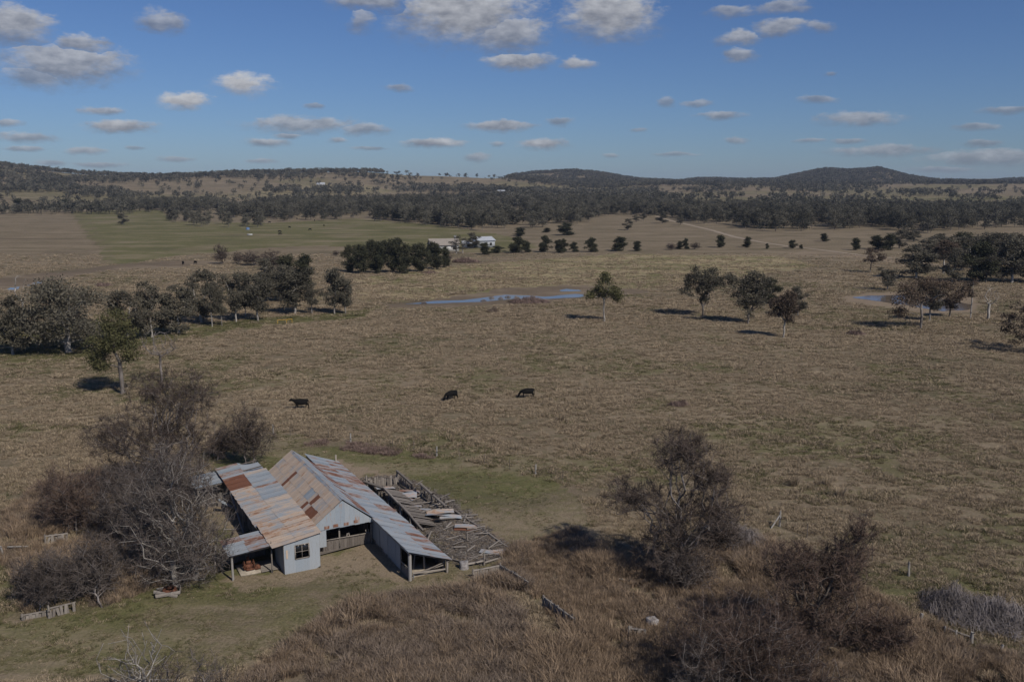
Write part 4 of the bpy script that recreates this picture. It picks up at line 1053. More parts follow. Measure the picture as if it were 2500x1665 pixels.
G1 = gum('a', seed=1, H=11, W=8, clear=.16, nl=15); G2 = gum('b', seed=2, H=11, W=8, clear=.08, nl=17, bark='bark_pale', leaf='leaf'); G3 = gum('c', seed=5, H=11, W=8, clear=.14, nl=14, shape='vase', bark='bark_pale')
G4 = gum('d', seed=6, H=11, W=8, clear=.08, nl=16, bark='bark_pale', shape='vase'); G5 = gum('e', seed=9, H=11, W=7, clear=.04, nl=19, bark='bark_pale', nclump=210, leaf='leaf'); G6 = gum('f', seed=12, H=11, W=8, clear=.24, nl=12, bark='bark_pale')
D1 = gum('k', seed=21, H=9, W=7, clear=.0, core=True, trunk_to=.6, nl=18, nclump=190, perclump=44, leaf='leaf_dark', fork=.12); D2 = gum('l', seed=22, H=9, W=6, clear=.0, core=True, trunk_to=.6, nl=18, nclump=180, perclump=44, leaf='leaf_dark', shape='cone', fork=.1); D3 = gum('m', seed=23, H=9, W=7, clear=.03, core=True, trunk_to=.6, nl=16, nclump=170, perclump=44, leaf='leaf_dark', fork=.15)

def rel(h, w, L): return [(x * w, y * w, z * h, r * w * 1.08, r * w * 1.08, r * w * 1.15, r * r) for (x, y, z, r) in L]
# the five on the open paddock
b, h, w = size_px(1475, 785, 662, 1417, 1512)
lone_lobes = [(-1.6, 0, h * .58, 1.7, 1.7, 1.3, 1.2), (0, 0, h * .72, 2.0, 1.9, 1.7, 1.7), (.1, .2, h * .88, 1.0, 1.0, 1.1, .8), (1.7, -.3, h * .58, 1.6, 1.6, 1.5, 1.2), (-.5, .8, h * .56, 1.8, 1.6, 1.2, 1), (2.3, .4, h * .46, 1.1, 1.1, .9, .6), (-2.6, -.2, h * .50, .9, .9, .8, .5)]
lone_lobes = [(a * 1.22, b_ * 1.2, c, d * 1.15, e * 1.15, f_, g_) for (a, b_, c, d, e, f_, g_) in lone_lobes]
lone = tree_meshes('lone_gum', 31, h, w, core=False, lobes=lone_lobes, nclump=150, leaf='leaf_green', bark='bark_pale', fork=.2, clear=.3, trunk_r=.2, trunk_to=.34)
plant_tree('gum_tree', lone, b, 'lone rounded gum tree with pale trunk right of the creek pool', 'tree', 'gum trees on the open paddock')
b, h, w = size_px(1715, 772, 652, 1662, 1770)
plant_tree('gum_tree', tree_meshes('vase_gum', 33, h, w, lobes=rel(h, w, [(-.12, 0, .86, .19), (.2, .1, .80, .2), (-.38, -.05, .52, .13), (-.3, .1, .74, .16), (0, 0, .55, .17), (.36, 0, .70, .14), (.03, 0, .34, .10), (.05, -.2, .7, .18), (.18, .2, .5, .13)]), clear=.16, nclump=230, bark='bark', fork=.08, sig=.42, trunk_to=.2), b, 'airy spreading gum tree, left of the two beside each other on the open paddock', 'tree', 'gum trees on the open paddock')
b, h, w = size_px(1826, 790, 663, 1770, 1885)
plant_tree('gum_tree', tree_meshes('dense_gum', 34, h, w, lobes=rel(h, w, [(-.40, 0, .87, .10), (-.22, 0, .74, .17), (.10, 0, .83, .20), (.34, .05, .68, .18), (-.14, 0, .52, .19), (.20, 0, .50, .18), (.04, 0, .32, .13), (-.46, 0, .60, .06), (.05, .2, .66, .2), (.03, 0, .18, .07)]), clear=.08, nclump=330, bark='bark', fork=.05, sig=.42, trunk_to=.16), b, 'dense wedge shaped gum tree narrowing to its foot on the open paddock', 'tree', 'gum trees on the open paddock')
b, h, w = size_px(1912, 824, 705, 1873, 1950)
plant_tree('gum_tree', tree_meshes('red_gum', 36, h, w, lobes=rel(h, w, [(-.22, 0, .66, .22), (.10, 0, .76, .24), (0, .1, .55, .22), (-.36, 0, .50, .12), (.12, 0, .40, .12), (.3, .1, .6, .15)]), clear=.3, nclump=170, leaf='leaf_rust', bark='bark_pale', fork=.3, trunk_r=.17), b, 'slender reddish gum tree nearest the camera on the open paddock', 'tree', 'gum trees on the open paddock')
place_gum(1947, 773, 695, 1925, 1978, 'slim gum tree just behind the slender reddish one', G2, group='gum trees on the open paddock')
place_gum(1878, 742, 678, 1840, 1905, 'dark round tree half hidden behind the wedge shaped gum', D3, 'dark_evergreen_tree')

# right side by the dam
b, h, w = size_px(2247, 804, 665, 2190, 2365)
k = w / 12.5
plant_tree('gum_tree', tree_meshes('leaning_gum', 41, h, w, core=False, lobes=[(-3.0 * k, 0, h * .52, 2.4 * k, 2, h * .17, 1.4), (-1.2 * k, .4, h * .72, 3 * k, 2.4, h * .17, 1.8), (2.2 * k, 0, h * .80, 3.2 * k, 2.4, h * .13, 1.7), (5.0 * k, -.3, h * .70, 2.6 * k, 2.2, h * .16, 1.4), (-3.8 * k, .5, h * .30, 1.2 * k, 1.2, h * .08, .5), (1.2 * k, 1.0, h * .55, 2.2 * k, 2, h * .14, .8)], nclump=210, leaf='leaf_rust', bark='bark', fork=.1, clear=.2, trunk_r=.26, sig=.6, trunk_to=.22), b, 'big reddish gum leaning right with pale limbs in front of the dam', 'tree')
place_gum(2269, 783, 690, 2240, 2310, 'gum trunk standing close behind the big leaning gum', G6)
place_gum(2319, 774, 700, 2275, 2365, 'twiggy reddish tree on the near bank of the dam', gum('r', seed=44, H=9, W=8, clear=.2, nl=10, nclump=90, leaf='leaf_rust', shape='vase'))
place_gum(2369, 778, 672, 2348, 2395, 'thin white trunked sapling gum right of the dam', gum('s', seed=45, H=11, W=4.6, clear=.5, nl=7, nclump=40, leaf='leaf_rust', bark='bark_pale', trunk_r=.15, trunk_to=.8))
place_gum(2505, 856, 734, 2418, 2590, 'reddish low branched gum cut by the right edge of the photo', gum('t', seed=46, H=9.5, W=13, clear=.18, nl=13, nclump=150, leaf='leaf_rust', fork=.15), rz=0)
place_gum(2124, 666, 605, 2094, 2162, 'spreading reddish gum standing alone beyond the dam', gum('u', seed=47, H=8.5, W=9.5, clear=.35, nl=9, nclump=90, leaf='leaf_rust', flat=.5), rz=1)
place_gum(2167, 709, 649, 2138, 2196, 'low twiggy gum on the far bank of the dam', G4)
place_gum(2303, 667, 586, 2270, 2345, 'tall gum with a bright white trunk before the dark wood', gum('v', seed=48, H=12, W=8, clear=.4, nl=9, leaf='leaf_rust', bark='bark_pale', trunk_to=.7))
place_gum(2238, 680, 592, 2195, 2290, 'dark spreading gum at the left end of the dark wood', G5)
for i, (bx, by, ty, x0, x1) in enumerate([(2275, 640, 577, 2235, 2320), (2345, 660, 572, 2300, 2400), (2387, 690, 590, 2345, 2440), (2406, 691, 600, 2375, 2450), (2470, 690, 566, 2425, 2530), (2425, 650, 563, 2380, 2480), (2350, 632, 567, 2310, 2400), (2480, 660, 568, 2440, 2550), (2300, 625, 568, 2260, 2345), (2520, 690, 580, 2480, 2590), (2440, 625, 570, 2400, 2490), (2540, 650, 565, 2490, 2600), (2390, 640, 575, 2350, 2430), (2325, 690, 600, 2300, 2360)]):
    place_gum(bx, by, ty, x0, x1, 'dark gum tree in the close wood at the right edge', [G5, G2, D3, G1][i % 4], group='dark wood at the right edge')

def dead_tree(bx, by, ty, x0, x1, label, seed, bark='bark_pale', n=22, trunk_r=.28, lobes=None, name='dead_tree', tip=.03):
    b, h, w = size_px(bx, by, ty, x0, x1); rs = np.random.default_rng(seed)
    lobes = lobes(h, w) if lobes else [(0, 0, h * .72, w * .5, w * .4, h * .3, 1)]
    tg = in_lobes(rs, lobes, n, .5); tr = np.array([(0, 0, -.2), (.05, 0, h * .15), (-.05, .05, h * .3), (.05, 0, h * .48)])
    a, c, r0, r1, _, _ = grow(rs, tr, tg, step=.6, tip_r=tip, trunk_r=trunk_r, attach=2, jitter=.16)
    mb = MB(); mb.tubes(a, c, r0, r1, 6)
    m = len(c); d = rs.normal(size=(m * 2, 3)) * .5 + np.array([0, 0, .3]); mb.tubes(np.repeat(c, 2, 0), np.repeat(c, 2, 0) + d, .012, .004, 3)
    o = obj(name, mb.mesh(name, M[bark], True), None, b); tag(o, label, 'tree'); return o
dead_tree(2412, 781, 700, 2395, 2440, 'leafless dead tree with forked white top right of the dam', 4)
dead_tree(395, 935, 800, 345, 440, 'pale bare branched dead tree beside the olive gum', 8, 'bark_grey', n=70, trunk_r=.16)
dead_tree(60, 800, 668, 40, 75, 'bleached dead spar among the gums at the left edge', 9, n=18, trunk_r=.2)

# row of gums on the left bank
ROW = [(32, 866, 717, -10, 82, 'dark gum at the left edge of the photo, first of the creek row', G5), (168, 861, 675, 58, 248, 'huge dense gum with white leaning limbs, second in the creek row', None),
       (371, 824, 683, 328, 402, 'narrow gum behind the olive tree with foliage to its foot', G5), (310, 835, 705, 248, 335, 'gum half hidden behind the top of the olive tree', G2), (435, 815, 691, 394, 478, 'dark gum with a short pale butt in the creek row', G5), (493, 788, 656, 450, 542, 'tall double crowned gum with twin dark trunks in the creek row', G2),
       (518, 798, 690, 500, 545, 'slim pale stemmed gum in front of the twin trunked one', G6), (542, 796, 700, 528, 565, 'thin leaning sapling right of the slim pale gum', G6), (577, 786, 656, 540, 606, 'gum with a fan of pale limbs in the middle of the creek row', G3), (600, 775, 690, 585, 625, 'slim gum close beside the fan limbed one', G6),
       (630, 784, 660, 588, 668, 'gum with bright white upper limbs in the creek row', G3), (720, 767, 650, 676, 772, 'broad dark gum right of the white limbed one', G4), (762, 767, 690, 740, 785, 'thin white trunked gum between two broad ones in the creek row', G6), (817, 767, 647, 778, 842, 'tall gum with branches to the ground, second last in the creek row', G4), (844, 767, 674, 828, 882, 'leaning gum that ends the creek row on the right', G3)]
for (bx, by, ty, x0, x1, lab, ms) in ROW:
    if ms is None:
        b, h, w = size_px(bx, by, ty, x0, x1); ms = tree_meshes('huge_gum', 51, h, w, clear=.08, nl=26, nclump=300, perclump=48, bark='bark_pale', trunk_r=.5, sig=.75, leafsize=.22, fork=.12)
    k = (x1 - x0) * .09; place_gum(bx, by, ty - 4, x0 - k, x1 + k, lab, ms, group='gums along the near creek bank')
for i, (bx, by, ty, x0, x1) in enumerate([(690, 735, 640, 650, 730), (655, 720, 625, 620, 700), (700, 700, 622, 670, 760), (745, 705, 618, 715, 775), (640, 740, 660, 600, 680)]):
    place_gum(bx, by, ty, x0, x1, ['dark gum rising behind the white limbed one', 'bushy grey tree behind the middle of the creek row', 'dark evergreen behind the right part of the creek row', 'rounded dark evergreen topmost behind the creek row', 'shaded gum between the creek row and its back trees'][i], [G5, G2, D1, D2, G2][i], group='gums along the near creek bank')

# olive gum near the shed trees
b, h, w = size_px(300, 962, 744, 195, 350)
plant_tree('gum_tree', tree_meshes('olive_gum', 61, h, w, core=False, lobes=[(-2.6, 0, h * .55, 1.9, 1.8, 1.5, 1.2), (-.8, .3, h * .80, 1.9, 1.8, 1.9, 1.6), (.9, -.3, h * .68, 1.9, 1.8, 1.7, 1.5), (-3.4, .2, h * .40, 1.4, 1.4, 1.0, .8), (1.7, 0, h * .48, 1.2, 1.2, 1.3, .8), (-.6, -.5, h * .58, 1.8, 1.8, 1.3, 1), (-2.9, 0, h * .32, .9, .9, .7, .4)], nclump=170, perclump=60, leafsize=.16, leaf='leaf_green', fork=.24, trunk_r=.30, clear=.22, sig=.5, trunk_to=.36), b, 'olive green gum with a thick grey trunk above the bare shed trees', 'tree')

# dark clump, homestead trees and scattered ones
CLUMP = [(850, 664, 598, 830, 885), (885, 668, 590, 860, 930), (925, 668, 585, 890, 960), (905, 655, 575, 880, 950), (960, 666, 578, 930, 1000), (990, 668, 590, 960, 1030), (1030, 664, 584, 1000, 1065), (1065, 658, 590, 1035, 1100), (1088, 654, 600, 1065, 1112), (968, 645, 572, 935, 1005), (1015, 650, 592, 985, 1050), (1055, 645, 588, 1020, 1085), (940, 640, 580, 905, 975), (870, 650, 595, 845, 905)]
for i, c in enumerate(CLUMP): c = (c[0], c[1], c[2] + (i * 7) % 11, c[0] - (c[4] - c[3]) * .36, c[0] + (c[4] - c[3]) * .36); place_gum(*c, 'dark evergreen in the dense clump left of the farmhouse', [D1, D3, D2][i % 3], 'dark_evergreen_tree', 'dense dark clump left of the farmhouse')
SC_ = [(1114, 620, 571, 1098, 1130, 'bare poplar like tree right beside the farmhouse', 'p'), (1130, 618, 578, 1118, 1146, 'second bare poplar like tree right of the farmhouse', 'p'), (1155, 607, 566, 1135, 1178, 'tall gum left of the silver shed', 'g'), (1183, 622, 591, 1162, 1202, 'dark bush in front of the silver shed', 'd'),
       (1215, 618, 600, 1195, 1235, 'low dark bush right of the silver shed', 'd'), (1266, 618, 577, 1240, 1290, 'pyramid shaped dark tree right of the homestead', 'd'), (1287, 617, 590, 1275, 1305, 'smaller dark tree touching the pyramid shaped one', 'd'), (1332, 616, 575, 1312, 1348, 'dark tree with a pale stem, first of the row by the homestead', 'd'),
       (1363, 618, 584, 1345, 1378, 'dark bushy tree second in the homestead row', 'd'), (1376, 618, 583, 1366, 1392, 'dark bushy tree third in the homestead row', 'd'), (1401, 616, 591, 1388, 1416, 'small dark tree fourth in the homestead row', 'd'), (1443, 616, 580, 1424, 1462, 'two topped dark tree ending the homestead row', 'd'),
       (1513, 613, 577, 1488, 1538, 'broad dark tree, left of the pair on the brown flat', 'd'), (1555, 613, 588, 1538, 1570, 'smaller dark tree, right of the pair on the brown flat', 'd'), (1383, 575, 544, 1355, 1408, 'wide dark tree on the slope above the homestead row', 'd'), (1270, 577, 555, 1250, 1292, 'bushy tree on the slope behind the pyramid shaped one', 'd'),
       (1336, 568, 556, 1325, 1352, 'small bush left of the wide slope tree', 'd'), (1533, 562, 533, 1518, 1548, 'leaning gum alone on the brown slope', 'g'), (1553, 542, 525, 1540, 1565, 'gum at the top of the brown slope', 'g'), (1571, 540, 520, 1562, 1582, 'slim gum beside the one at the slope top', 'g'),
       (1617, 546, 515, 1595, 1635, 'gum at the top of the dirt track', 'g'), (1661, 550, 530, 1650, 1674, 'reddish gum beside the dirt track', 'g'), (1660, 609, 588, 1648, 1672, 'dark conical tree, left of the joined pair below the track', 'd'), (1674, 609, 582, 1664, 1684, 'dark conical tree, right of the joined pair below the track', 'd'),
       (1759, 605, 573, 1740, 1774, 'rounded dark tree with a shadow pool below the track', 'd'), (1825, 605, 577, 1812, 1840, 'open crowned dark tree right of the track foot', 'd'), (1872, 608, 594, 1866, 1877, 'tiny dark cypress on the flat', 'd'), (1934, 607, 586, 1922, 1948, 'dark conical bush beside the lower track', 'd'),
       (1956, 608, 597, 1950, 1963, 'little dark bush right of the conical one', 'd'), (2011, 590, 569, 1998, 2026, 'single dark tree on the slope above the flat', 'd'), (2089, 611, 580, 2074, 2106, 'perfectly rounded dark tree left of the dark thicket', 'd'), (2140, 609, 574, 2118, 2168, 'broad dark tree in the thicket on the flat', 'd'),
       (2170, 611, 570, 2150, 2196, 'tallest dark tree in the thicket on the flat', 'd'), (2196, 607, 558, 2170, 2225, 'gum rising behind the dark thicket', 'g'), (2230, 590, 560, 2210, 2250, 'thin gum right of the dark thicket', 'g'), (45, 517, 484, 18, 62, 'broad dark gum alone on the far left field', 'd'), (72, 515, 484, 58, 90, 'smaller gum touching the broad far left one', 'g'),
       (160, 511, 485, 148, 172, 'dark gum on the fence line of the far left field', 'd'), (178, 512, 490, 168, 190, 'reddish gum beside the fence line one', 'g'), (300, 549, 520, 283, 316, 'lone round gum on the left of the green paddock', 'g'), (2, 490, 472, -8, 8, 'gum cut by the left edge on the far field', 'g')]
for (bx, by, ty, x0, x1, lab, kd) in SC_:
    ms = {'d': [D1, D2, D3][bx % 3], 'g': [G2, G5, G1][bx % 3], 'p': gum('p', seed=71, H=9, W=3.4, clear=.15, nl=8, nclump=60, perclump=14, shape='round', bark='bark_pale', trunk_to=.85)}[kd]
    place_gum(bx, by, ty, x0, x1, lab, ms, 'dark_evergreen_tree' if kd == 'd' else 'gum_tree')

# paddock clumps and the front of the far wood
EDGE = np.array([(-600, 520), (380, 519), (660, 538), (872, 537), (1010, 548), (1193, 566), (1230, 563), (1298, 558), (1414, 549), (1468, 535), (1522, 529), (1640, 536), (1676, 545), (1764, 551), (1883, 566), (1997, 564), (2116, 556), (2230, 574), (2349, 562), (2500, 556), (3200, 556)], float)
MID = [tree_meshes('wood_gum', 80 + i, 14, 11, clear=.1, nl=14, nclump=60, perclump=22, leafsize=.42, sig=.9, leaf='leaf_far', bark='bark', trunk_r=.22) for i in range(5)]
FAR = []
for i in range(4):
    rs = np.random.default_rng(90 + i); lb = [(rs.normal(0, 1.6), rs.normal(0, 1.6), 5 + rs.normal(0, 1.2), 2.2, 2.2, 1.7, 1) for _ in range(5)]
    C = in_lobes(rs, lb, 22); v, q = leaves(rs, C, 5, (.7, .7, .45), .85); mb = MB(); mb.add(v, q); mb.tubes([(0, 0, -1)], [(0, 0, 5)], .22, .1, 3)
    FAR.append(mb.mesh('far_tree', M['leaf_far']))

rsb = np.random.default_rng(77)
front = []
for (x0, x1, y0, y1, n) in ((404, 470, 536, 545, 7), (473, 572, 545, 556, 9), (592, 648, 545, 556, 7), (672, 712, 533, 541, 4), (785, 822, 533, 541, 4)):
    for _ in range(n): front.append((rsb.uniform(x0, x1), rsb.uniform(y0, y1)))
nb = len(front)
while len(front) < 168:
    px = rsb.uniform(215, 2530); e = np.interp(px, EDGE[:, 0], EDGE[:, 1]); py = e - rsb.random() ** 1.5 * 9
    if 1195 < px < 1290 and rsb.random() < .5: continue
    if 1440 < px < 1640 and rsb.random() < .55: continue
    p = hit(px, py)
    if all((p[0] - q[0]) ** 2 + (p[1] - q[1]) ** 2 > 36 for q in [f[2] for f in front if len(f) > 2]): front.append((px, py, p))
for i, f in enumerate(front):
    p = f[2] if len(f) > 2 else hit(f[0], f[1]); ms = MID[i % 5]; s = rsb.uniform(.8, 1.12) * (.85 if i < nb else 1.0)
    w_ = s * rsb.uniform(.85, 1.15)
    if i < nb: plant_tree('gum_tree', ms, p, 'pale trunked gum standing out on the far side of the green paddock', 'tree', 'gum clumps on the green paddock', rsb.uniform(0, 6.28), (w_, w_, s))
    else: plant_tree('gum_tree', ms, p, 'grey green gum in the front row of the wood across the valley', 'tree', 'front trees of the valley wood', rsb.uniform(0, 6.28), (w_, w_, s))

def wood_points(n):
    px = rsb.uniform(150, 2750, n * 4); D = rsb.uniform(600, 1500, n * 4); x = (px - CX) / F * D; z = tz(x, D); qx, qy = proj(x, D, z)
    e = np.interp(qx, EDGE[:, 0], EDGE[:, 1]) - 5
    back = np.interp(qx, [150, 600, 1000, 1600, 1700, 2300, 2700], [508, 506, 500, 500, 514, 516, 510])
    clus = vnoise(x, D, 90, 41) * .6 + vnoise(x, D, 35, 42) * .4
    thin = np.interp(qx, [150, 380, 900, 1500, 1600, 1750, 2600], [.55, .42, .40, .42, .5, .46, .49])
    ok = (qy < e) & (qy > back) & (clus > thin); return np.column_stack([x, D, z])[ok][:n]
P = wood_points(2600)
scatter('valley_wood', P, np.column_stack([rsb.uniform(.75, 1.15, len(P))] * 2 + [rsb.uniform(.75, 1.1, len(P))]), np.column_stack([np.zeros((len(P), 2)), rsb.uniform(0, 6.28, len(P))]), rsb.integers(0, 5, len(P)), [m[1] for m in MID], 'dense grey green gum wood along the creek across the valley', 'wood')

def hill_points(n):
    px = rsb.uniform(-500, 3000, n * 5); D = 900 + rsb.random(n * 5) ** .8 * 3300; x = (px - CX) / F * D; z = tz(x, D)
    hA = sst(28, 40, z) * (D > 2550); right = (px > 1130)
    n1 = vnoise(x, D, 210, 51); n2 = vnoise(x, D, 70, 52); n3 = vnoise(x, D, 520, 53); c = n1 * .4 + n2 * .35 + n3 * .25
    dens = np.where(right & (D > 2500), np.maximum(hA * .95 * sst(.18, .3, n2 * .5 + n1 * .5), sst(.50, .60, c)), sst(.46, .58, c))
    dens = np.where((~right) & (D > 1500), sst(.50, .62, c) * .55, dens)
    dens = np.where(D < 1500, sst(.57, .65, c) * .8, dens)
    dens = np.where((D > 1250) & (D < 2600) & (px > 1600), dens * .35 * (c > .55), dens)
    dens = np.maximum(dens, .03)
    vis = D < np.where(px < 1250, 2500, 3600)
    ok = vis & (rsb.random(n * 5) < dens); return np.column_stack([x, D, z])[ok][:n]
P = hill_points(30000)
sc3 = rsb.uniform(.8, 1.5, len(P))
scatter('hill_woodland', P, np.column_stack([sc3, sc3, sc3 * rsb.uniform(.9, 1.15, len(P))]), np.column_stack([np.zeros((len(P), 2)), rsb.uniform(0, 6.28, len(P))]), rsb.integers(0, 4, len(P)), FAR, 'grey green bushland covering the hills on the horizon', 'woodland')

# bare winter bushes on the flats
BB = bare_meshes('bare_bush', 101, 6, 5, n=160, twigs=6, twig_len=.8, twig_w=.03, trunk_r=.14, mat='twig_brown', stems=4)
for (bx, by, ty, x0, x1, lab) in [(540, 645, 596, 522, 560, 'upright bare winter tree alone beyond the creek row'), (581, 645, 615, 568, 600, 'bare brown bush right of the upright bare tree'), (615, 648, 614, 590, 650, 'wide purple brown bare bush behind the creek row'), (665, 660, 612, 635, 700, 'tall purple brown bare bush behind the creek row'),
                              (1638, 610, 594, 1622, 1652, 'bare grey bush left of the joined conical trees'), (1697, 609, 592, 1684, 1712, 'bare grey bush right of the joined conical trees'), (820, 625, 612, 812, 830, 'tiny bare bush left of the dark clump'), (1095, 636, 620, 1085, 1106, 'bare bush at the corner of the dark clump')]:
    b, h, w = size_px(bx, by, ty, x0, x1); plant_tree('bare_bush', BB, b, lab, 'bush', None, R.uniform(0, 6), (w / 5, w / 5, h / 6), 'twigs', 'stems')

# ------------------------------------------------------------------ leafless trees near the shed
def bare(bx, by, ty, x0, x1, label, seed, name='bare_tree', lobes=None, rz=0.0, **k):
    b, h, w = size_px(bx, by, ty, x0, x1); lb = lobes(h, w) if lobes else None
    return plant_tree(name, bare_meshes('bare', seed, h, w, lobes=lb, **k), b, label, 'tree' if 'tree' in name else 'bush', None, rz, (1, 1, 1), 'twigs', 'limbs')
bare(445, 1428, 1085, 235, 525, 'large grey leafless tree tangled against the left end of the shed', 201, n=900, twigs=8, trunk_r=.46, mat='twig_grey', stems=4, bark='bark_pale', tip_r=.014, lobes=lambda h, w: [(0, 0, h * .72, w * .26, w * .3, h * .26, 1.2), (-w * .22, .5, h * .5, w * .3, w * .3, h * .25, 1.2), (w * .18, 0, h * .4, w * .24, w * .28, h * .3, 1.1), (0, -.6, h * .25, w * .34, w * .3, h * .2, 1)], twig_len=.8)
bare(400, 1222, 905, 175, 525, 'tall brown leafless tree rising behind the grey one', 202, n=900, twigs=10, trunk_r=.34, mat='twig_brown', stems=3, lobes=lambda h, w: [(w * .22, 0, h * .82, w * .17, w * .2, h * .16, 1), (-w * .02, .3, h * .85, w * .16, w * .2, h * .13, .7), (-w * .33, 0, h * .50, w * .19, w * .2, h * .13, .9), (0, 0, h * .55, w * .26, w * .3, h * .22, 1.5), (w * .22, -.4, h * .5, w * .2, w * .24, h * .25, 1), (-w * .05, 0, h * .25, w * .3, w * .3, h * .2, 1)], twig_len=.75)
bare(330, 1330, 1130, 225, 420, 'grey leafless tree left of the large tangled one', 203, n=520, twigs=9, trunk_r=.2, mat='twig_grey', stems=3, twig_len=.75)
bare(610, 1140, 985, 548, 660, 'slender brown leafless tree behind the far end of the shed', 204, n=300, twigs=9, trunk_r=.14, mat='twig_brown', stems=4, twig_len=.7)
bare(545, 1120, 1040, 500, 580, 'brown leafless sapling beside the far left roof corner', 212, n=200, twigs=8, trunk_r=.12, mat='twig_brown', stems=3, twig_len=.7)
bare(175, 1300, 1135, 85, 265, 'reddish brown bare shrub at the far left of the shed trees', 205, 'bare_shrub', n=380, twigs=9, trunk_r=.12, mat='twig_red', stems=6, twig_len=.7)
bare(120, 1480, 1345, 40, 210, 'sprawling grey bare shrub over broken slabs, bottom left', 206, 'bare_shrub', n=360, twigs=10, trunk_r=.12, mat='twig_grey', stems=6, twig_len=.7)
bare(230, 1470, 1300, 160, 290, 'upright grey bare shrub right of the sprawling one, bottom left', 207, 'bare_shrub', n=320, twigs=9, trunk_r=.14, mat='twig_grey', stems=4, twig_len=.65)
bare(345, 1735, 1535, 225, 410, 'pale limbed bare tree cut by the bottom edge', 208, n=150, twigs=4, trunk_r=.15, tip_r=.016, mat='twig_grey', bark='bark_pale', stems=2, twig_len=.4, twig_w=.007)
bare(415, 1750, 1570, 365, 470, 'dark twisted bare tree at the bottom edge, right of the pale limbed one', 209, n=90, twigs=4, trunk_r=.15, tip_r=.016, mat='twig_brown', bark='timber_dark', stems=1, twig_len=.4, twig_w=.008)
bare(505, 1745, 1570, 465, 560, 'thin grey bare sapling at the bottom edge', 210, n=100, twigs=5, trunk_r=.10, mat='twig_grey', stems=2, twig_len=.45, twig_w=.007)
bare(552, 1735, 1600, 520, 590, 'dark bare sapling rightmost along the bottom edge', 211, n=70, twigs=4, trunk_r=.11, mat='twig_brown', bark='timber_dark', stems=2, twig_len=.4, twig_w=.008)

bare(1650, 1415, 1050, 1440, 1790, 'tall brown leafless tree casting a long shadow right of the ruins', 221, n=900, twigs=10, trunk_r=.30, mat='twig_brown', stems=3, twig_len=.7, lobes=lambda h, w: [(w * .02, 0, h * .86, w * .18, w * .2, h * .12, 1.3), (w * .22, 0, h * .70, w * .13, w * .16, h * .07, .6), (-w * .32, .3, h * .56, w * .18, w * .2, h * .09, .8), (w * .25, 0, h * .48, w * .2, w * .2, h * .12, .9), (0, 0, h * .42, w * .2, w * .26, h * .2, 1.2), (0, 0, h * .2, w * .26, w * .28, h * .15, 1)])
dead_tree(1597, 1405, 1190, 1440, 1640, 'pale dead snag with long limbs in front of the tall brown tree', 13, 'bark_grey', n=34, trunk_r=.17, lobes=lambda h, w: [(-w * .38, 0, h * .78, w * .28, .8, h * .14, 1), (-w * .1, 0, h * .9, w * .2, .8, h * .15, 1), (w * .1, 0, h * .6, w * .2, .8, h * .2, .6)], tip=.016)
bare(1985, 1590, 1240, 1850, 2130, 'reddish leafless tree with black forked trunk, lower right', 222, n=800, twigs=10, trunk_r=.30, mat='twig_red', bark='timber_dark', stems=3, twig_len=.6, lobes=lambda h, w: [(w * .34, 0, h * .82, w * .11, w * .16, h * .15, .35), (w * .24, 0, h * .66, w * .16, w * .2, h * .12, .5), (-w * .22, 0, h * .60, w * .22, w * .24, h * .14, 1.1), (w * .12, .3, h * .55, w * .26, w * .26, h * .15, 1.2), (0, 0, h * .28, w * .40, w * .34, h * .2, 1.6)])
bare(2150, 1600, 1480, 2080, 2230, 'low reddish shrub with a crooked dark stem, lower right', 223, 'bare_shrub', n=260, twigs=9, trunk_r=.16, mat='twig_red', bark='timber_dark', stems=2, twig_len=.55)
bare(1800, 1690, 1450, 1650, 1985, 'wide reddish brown bare shrub across the bottom right', 224, 'bare_shrub', n=620, twigs=10, trunk_r=.14, mat='twig_red', stems=8, twig_len=.6, twig_w=.010)
bare(1715, 1720, 1540, 1640, 1790, 'grey twigged shrub in front of the wide reddish one', 225, 'bare_shrub', n=220, twigs=8, trunk_r=.1, mat='twig_grey', bark='bark_grey', stems=4, twig_len=.5, twig_w=.008)
bare(1960, 1740, 1570, 1880, 2060, 'reddish bare shrub at the bottom edge below the forked tree', 226, 'bare_shrub', n=300, twigs=9, trunk_r=.1, mat='twig_red', stems=5, twig_len=.5, twig_w=.009)
bare(1668, 1440, 1345, 1600, 1740, 'low grey twig thicket at the foot of the tall brown tree', 227, 'bare_shrub', n=220, twigs=9, trunk_r=.07, mat='twig_grey', stems=6, twig_len=.55)
bare(1750, 1350, 1240, 1690, 1810, 'brown bare shrub right of the tall brown tree', 228, 'bare_shrub', n=240, twigs=9, trunk_r=.08, mat='twig_brown', stems=5, twig_len=.55)

